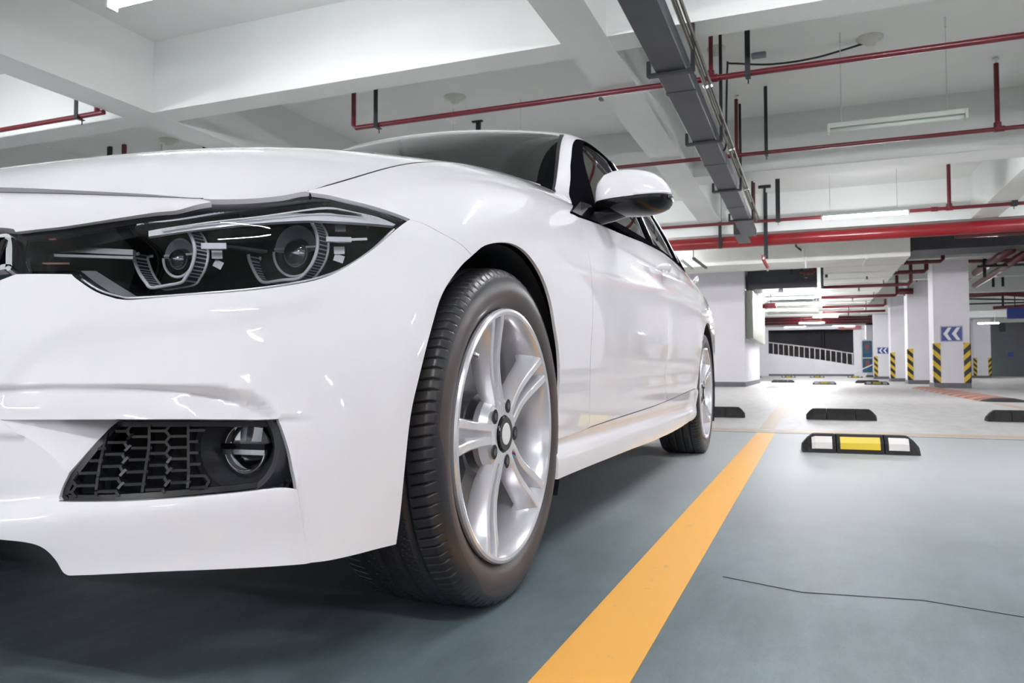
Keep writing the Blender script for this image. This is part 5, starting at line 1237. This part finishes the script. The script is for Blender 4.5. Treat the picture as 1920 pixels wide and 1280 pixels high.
# cable tray
tx0,tx1=.325,.565
mb=MB(); mb.box(tx0,tx1,-9,12.2,2.75,2.87,b=.006); o=mb.build('cable_tray',M['tray']); tag(o,'dark grey closed cable tray running away overhead from the top centre','cable tray')
for y in (4.42,6.35,8.55,1.5,-1.2,10.6):
    mb=MB(); mb.bar((tx0-.06,y,2.735),(tx1+.05,y,2.735),.045,.025); mb.bar((tx0-.055,y,2.73),(tx0-.055,y,2.85),.03,.03); mb.bar((tx1+.045,y,2.73),(tx1+.045,y,SL),.035,.03); mb.build('tray_bracket',M['hanger'],o)
for y in (4.9,7.3,9.7): 
    mb=MB(); mb.box(tx0-.003,tx1+.003,y-.03,y+.03,2.7465,2.8735); mb.build('tray_joint',M['tray'],o)
mb=MB(); mb.box(.18,.40,12.2,13.2,2.80,2.98); tag(mb.build('cable_trunking',M['tray']),'short dark trunking box at the end of the overhead cable tray','cable tray')
for xc,r,mm,lab in ((.605,.019,'conduit','grey steel conduit following the right side of the cable tray'),(.648,.013,'conduit','thin brownish conduit strapped beside the thicker grey conduit')):
    mb=MB(); mb.tube([(xc,-9,2.90),(xc,11.6,2.90)],r,12); o=autosmooth(mb.build('conduit',M[mm]),50); tag(o,lab,'pipe')
    for y in (3.4,5.2,7.2,9.2):
        mb=MB(); mb.tube([(xc,y-.03,2.90),(xc,y+.03,2.90)],r*1.35,12); mb.build('conduit_coupling',M['satin_chrome'],o)
# black cable over the second pipe
P=[PZ(1345,285,6.9),PZ(1355,283,6.95),PZ(1361,270,7.0),PZ(1362,200,7.0),PZ(1364,124,7.0),PZ(1370,119,7.05),(.70,7.15,SL-.03),PZ(1430,121,7.05),PZ(1480,117,7.05),PZ(1530,108,7.1),PZ(1570,97,7.1),PZ(1625,80,7.1)]
P=[P[0],P[1],P[2],P[3],P[4],P[5]]+P[7:]
mb=MB(); sp=[np.array(q) for q in spline([tuple(p) for p in P],5)]
mb.tube(sp,.011,8); o=mb.build('black_cable',M['hanger'],smooth=True); tag(o,'slack black cable looping from the cable tray up to a ceiling socket','cable')
# ceiling bits
def ceil_box(px,py,s,m,label,name,cat,z=SL):
    a=at(px,py,'Z',z-.02); mb=MB(); mb.box(a[0]-s,a[0]+s,a[1]-s*.6,a[1]+s*.6,z-.04,z+.0,b=.008); tag(mb.build(name,m),label,cat)
ceil_box(1423,104,.075,M['patch'],'small dark junction box on the ceiling beside the black hanger','junction_box','box')
ceil_box(1132,185,.06,M['patch'],'small dark junction box on the ceiling left of the cable tray','junction_box','box')
def dome(px,py,R,label,m=M['detector'],z=SL):
    a=at(px,py,'Z',z-.03); mb=MB(); mb.lathe([(R,0),(R*.95,.02),(R*.5,.045),(R*.35,.08),(0,.085)],(a[0],a[1],z),(0,0,-1),28); o=mb.build('smoke_detector',m,smooth=True,loc=(a[0],a[1],z)); tag(o,label,'smoke detector','smoke detectors on the ceiling'); return a
a=dome(1631,76,.13,'flat pale ceiling socket where the black cable ends')
a=dome(853,186,.14,'cream cone shaped smoke detector on the ceiling above the windscreen'); dome(850,224,.11,'small white smoke detector just under the red pipe above the windscreen',M['cap_white'])
dome(1343,96,.10,'small pale detector beside the upright red pipe near the cable tray'); dome(317,266,.14,'distant smoke detector above the left part of the bonnet')
def Y0_(px): return px<600
# free hangers by the roof and bonnet
def hanger(px,py0,py1,Y,label,tee=False,w_=.05,m='hanger'):
    if Y==9.3: Y=at(px,py0,'Z',SL)[1]
    x=xx(px,py0,Y); z1_=zz(px,py0,Y); z0_=zz(px,py1,Y); mb=MB(); mb.bar((x,Y,z0_),(x,Y,max(z1_,SL if Y>12 or Y0_(px) else z1_)),w_,.04,up=(0,1,0))
    if tee: mb.bar((x-.09,Y,z1_),(x+.06,Y,z1_),.05,.04)
    tag(mb.build('pipe_hanger',M[m],loc=(x,Y,z0_)),label,'hanger')
hanger(897,226,300,7.9,'black bracket stub standing just above the car roof line',True,.06)
hanger(206,275,300,9.3,'short black hanger above the bonnet, left of the red one',w_=.07)
hanger(233,271,300,9.3,'short red riser above the bonnet beside a black hanger',w_=.06,m='red')
hanger(385,275,300,9.3,'small black hanger tip above the middle of the bonnet',w_=.07)
hanger(48,300,320,9.3,'small black hanger tip above the left edge of the bonnet',w_=.06)
# ---- tube lamps ----
def lamp(x0,x1,y,z,lit,label,g='ceiling tube lamps',far=False):
    e=empty('tube_lamp',((x0+x1)/2,y,z)); tag(e,label,'ceiling lamp',g)
    mb=MB(); mb.box(x0,x1,y-.035,y+.035,z+.015,z+.065,b=.006); mb.box(x0,x0+.025,y-.04,y+.04,z-.035,z+.05); mb.box(x1-.025,x1,y-.04,y+.04,z-.035,z+.05); mb.build('lamp_housing',M['fixture'],e)
    mb=MB(); mb.tube([(x0+.026,y,z-.008),(x1-.026,y,z-.008)],.020,12); mb.build('lamp_tube',M[('tube_far' if far else 'tube_on') if lit else 'tube_off'],e,True)
    for x in (x0+.13,x1-.17):
        mb=MB(); mb.tube([(x,y,z+.06),(x,y,SL)],.0045,6); mb.tube([(x,y,SL-.10),(x,y,SL)],.010,6); mb.build('hanging_chain',M['satin_chrome'],e)
    return e
rows=[-11.8,-7.15,-2.5,2.22,6.80,11.5]
lamp(1.60,2.83,6.80,2.86,False,'unlit tube lamp hanging between the two upper red pipes at right')
lamp(1.59,2.84,11.52,2.86,True,'lit tube lamp hanging at right just before the third red pipe')
lamp(-2.86,-1.63,2.2,2.86,True,'lit tube lamp at the top left edge of the picture')
ON=[(-2.86,14.95),(10.4,30),(14,40),(0.8,40.5),(1.6,2.2),(1.6,-2.5),(-2.86,-2.5),(6.0,2.2),(6.0,-2.5),(-7.3,2.2),(-7.3,-2.5),(-7.3,11.5),(6.0,6.8),(10.4,2.2),(10.4,6.8),(6,11.5),(-2.86,11.5),(10.4,-2.5),(1.6,-7.1),(-2.86,-7.1)]  # leading entries added to brighten the far lane, the rest continue the lamp rows
for x,y in ON: lamp(x,x+1.24,y,2.86,True,'lit ceiling tube lamp for the bays around the car, some added to brighten the far lane','ceiling lamps out of view')
lamp(-3.0,-1.76,7.35,2.86,False,'unlit tube lamp on thin wires hidden behind the car roof'); lamp(-7.75,-6.5,7.1,2.86,False,'unlit tube lamp on thin wires above the bonnet')
# far lamps
for (px0,px1,py,Y,lab) in ((1434,1542,571,24.2,'brightest lit tube lamp in the far lane'),(1420,1535,582,27.5,'lit tube lamp behind the brightest far lamp'),(1430,1528,560,21.5,'lit tube lamp partly behind the far red pipes'),(1524,1572,594,33,'small lit tube lamp above the ramp railing')):
    a=PZ(px0,py,Y); b=PZ(px1,py,Y); lamp(a[0],b[0],Y,a[2],True,lab,'lit lamps in the far lane',True)
for px,Y in ((1500,36),(1560,50),(1470,50)):  # added lamps that brighten the ramp wall and the lane before it
    a=PZ(px,600,Y); lamp(a[0],a[0]+1.3,Y,3.2,True,{1500:'added lit lamp brightening the lane before the ramp',1560:'added lit lamp brightening the right part of the ramp wall',1470:'added lit lamp brightening the left part of the ramp wall'}[px],'lit lamps in the far lane',True)
a=PZ(1832,606,40); lamp(a[0],a[0]+.9,40,a[2],True,'small bright lamp in the far right bay','lit lamps far right'); a=PZ(1900,603.5,52); lamp(a[0],a[0]+.6,52,a[2],True,'tiny bright lamp at the far right edge','lit lamps far right'); a=PZ(1608,604,50); lamp(a[0]-.2,a[0]+.4,50,a[2],True,'tiny bright lamp above the distant blue posters','lit lamps far right')
for (p0,p1,Y,lab) in (((1545,556),(1633,538),27.,'slanting unlit tube fixture under the far duct'),((1573,590),(1627,590),33.,'unlit pale tube fixture right of the small lit lamp'),((1545,566),(1640,562),30.,'unlit pale tube fixture between the far red pipes')):
    a=PZ(*p0,Y);b=PZ(*p1,Y); mb=MB(); mb.bar(a,b,.08,.08); tag(mb.build('unlit_tube_fixture',M['fixture']),lab,'ceiling lamp')
# green/grey stub fixtures left of the core wall
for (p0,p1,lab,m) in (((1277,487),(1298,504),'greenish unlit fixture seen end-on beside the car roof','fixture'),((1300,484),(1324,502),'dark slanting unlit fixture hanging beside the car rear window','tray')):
    Yf=15.2; a=PZ(*p0,14.2); b=PZ(*p1,15.55)
    mb=MB(); mb.bar(a,b,.05,.04); mb.tube([a,(a[0],a[1],SL)],.008,6); tag(mb.build('unlit_tube_fixture',M[m]),lab,'ceiling lamp')
# camera on the duct
a=PZ(1506,474,15.64); mb=MB(); mb.tube([a+np.array([0,0,-.10]),a+np.array([0,0,.10])],.035,12); mb.tube([a+np.array([.05,0,-.32]),a+np.array([.05,0,-.08])],.018,8); mb.tube([a+np.array([-.03,0,.05]),a+np.array([-.14,0,.15]),a+np.array([-.15,0,.42]),a+np.array([-.05,0,.52])],.018,8,m=1); tag(mb.build('security_camera',None,mats=[M['cap_white'],M['hanger']]),'white tubular camera with a curled black cable on the white duct','camera')
# far lane pipework: pipes across the lane with drops at the column line
def cross(py0,py1,px0,px1,Y,r,label,drop=None,m='red'):
    a=PZ(px0,py0,Y); b=PZ(px1,py1,Y); z=(a[2]+b[2])/2; pts=[(a[0],Y,z),(b[0],Y,z)]
    if drop: 
        d=PZ(px1,drop,Y); pts=[(a[0],Y,z),(b[0]-.05,Y,z),(b[0],Y,z+.05),(b[0],Y,d[2])]
    mb=MB(); mb.tube(pts,r,10); o=mb.build('sprinkler_pipe',M[m],smooth=True); tag(o,label,'pipe','red pipes in the far lane'); 
    mb=MB(); x=a[0]+(b[0]-a[0])*.42; mb.tube([(x,Y,z),(x,Y,z-.12)],.02,6); mb.lathe([(0,-.14),(.05,-.13),(0,-.12)],(x,Y,z),(0,0,1),8); mb.build('sprinkler_head',M['red'],o)
    x=a[0]+(b[0]-a[0])*.7; mb=MB(); mb.tube([(x,Y,z),(x,Y,SL)],.012,6); mb.build('pipe_hanger',M['hanger'],o); return o
cross(499,490,1550,1768,18.6,.045,'red pipe under the white duct turning up before the nearest column',drop=440)
cross(518,507,1548,1737,19.2,.05,'second red pipe below the duct turning up left of the nearest column',drop=466)
cross(540,531,1542,1708,20.2,.045,'third red pipe below the duct ending at the second column',drop=493)
cross(558,553,1540,1682,23.5,.045,'fourth red pipe in the far lane meeting the third column',drop=516)
cross(577,571,1542,1660,26.5,.045,'fifth red pipe in the far lane behind the duct flanges',drop=560)
cross(585,583,1542,1660,28,.04,'sixth red pipe low in the far lane')
for py,t in ((596,'upper'),(601,'middle'),(606,'lower')): cross(py,py-1,1425,1635,42+(py-601)*.08,.07,t+' of three thin red pipes above the ramp opening')
cross(574,572,1423,1455,24.,.09,'short dark red pipe left of the brightest far lamp')
cross(512,510,1500,1527,19.,.05,'dark pipe stub in the shade under the long white duct',drop=491)
cross(547,545,1684,1712,24.8,.10,'thick dark red pipe end at the third column'); cross(520,520,1700,1745,24.5,.10,'thick dark red pipe end at the second column')
for (px,y0,y1,Y,lab) in ((1541,493,541,18.,'black upright hanger below the long white duct'),(1549,492,520,18.4,'short black hanger beside the taller one below the duct'),(1503,500,518,19,'black rod hanging in the shaded ceiling gap'),(1484,497,515,19.4,'thin black rod hanging near the core wall')):
    hanger(px,y0,y1,Y,lab,w_=.06)
# valve box and speaker in the shaded corner
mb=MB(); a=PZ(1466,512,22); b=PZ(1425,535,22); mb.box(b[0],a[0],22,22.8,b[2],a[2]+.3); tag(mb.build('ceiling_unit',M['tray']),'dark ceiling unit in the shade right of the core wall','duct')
a=PZ(1464,542,20); mb=MB(); mb.bar(a+np.array([0,0,.35]),a+np.array([0,0,.02]),.07,.07,m=1); mb.lathe([(.02,.06),(.06,0),(.08,-.08),(0,-.10)],a,(0,0,1),16); tag(mb.build('ceiling_camera',None,mats=[M['cap_white'],M['hanger']]),'small ceiling camera on a black stem before the far lamps','camera')
a=at(1425,554,'X',-.02); mb=MB(); mb.tube([a,(-.21,a[1],a[2]+.1)],.03,8); mb.lathe([(.0,.0),(.12,.02),(.20,.16),(.20,.2),(0,.22)],a,(.5,-.6,-.45),24); tag(mb.build('loudspeaker',M['detector'],smooth=True),'round cream loudspeaker at the top corner of the core wall','loudspeaker')
# right-hand far ceiling pipework
def run(P,r,label,m='red',cat='pipe'):
    mb=MB(); mb.tube([PZ(*p) for p in P],r,10); o=mb.build('ceiling_pipe',M[m],smooth=True); tag(o,label,cat,'pipes over the far right bays'); return o
run([(1815,490,21),(1930,486,21)],.05,'dark red pipe leaving the nearest column at upper right')
run([(1812,523,26),(1860,490,20),(1895,468,17.2)],.10,'thick reddish pipe slanting up to the right beside the column')
run([(1828,535,27),(1880,502,21),(1930,470,17.5)],.09,'second thick reddish pipe slanting up towards the frame edge')
run([(1818,516,25),(1930,511,25)],.04,'thin red pipe across the far right bays')
run([(1818,539,30),(1930,534,30)],.04,'second thin red pipe across the far right bays')
run([(1815,552,30),(1885,549,30),(1930,552,30)],.11,'thick red pipe bending above the far right bays')
run([(1815,569,36),(1930,566,36)],.05,'dark thin pipe under the thick bending pipe','hanger')
run([(1862,577,34),(1925,573,34)],.07,'short red pipe above the blue overhead sign')
run([(1816,560,30),(1930,562,30)],.03,'grey cable along the far right ceiling','hanger')
run([(1822,600,50),(1832,612,50),(1830,640,50),(1829,668,50)],.14,'dark red pipe going down beside the far framed posters')
for px,y0,y1,Y,lab in ((1845,473,520,20.5,'black upright hanger right of the nearest column'),(1865,473,500,19.5,'second black hanger right of the nearest column'),(1827,539,549,30,'tiny black hanger on the far thick pipe'),(1880,553,575,30,'small black hanger above the blue sign'),(1862,520,538,26,'thin black hanger between the far thin pipes'),(1880,515,537,26,'thin dark riser between the far thin pipes')): hanger(px,y0,y1,Y,lab,w_=.07)
mb=MB(); mb.box(xx(1833,497,19.8),xx(1925,495,19.8),19.8,19.9,zz(1860,500,19.8),zz(1860,496,19.8)); tag(mb.build('support_beam',M['hanger']),'black cross bracket carrying the slanting red pipes','bracket')
a=PZ(1873,605,50); b=PZ(1884,622,50); mb=MB(); mb.tube([((a[0]+b[0])/2,49.9,a[2]),((a[0]+b[0])/2,49.9,SL)],.04,6); mb.box(a[0],b[0],49.8,50,b[2],a[2]); tag(mb.build('hanging_sign_box',M['tray']),'small dark box hanging in the far right bay','sign')
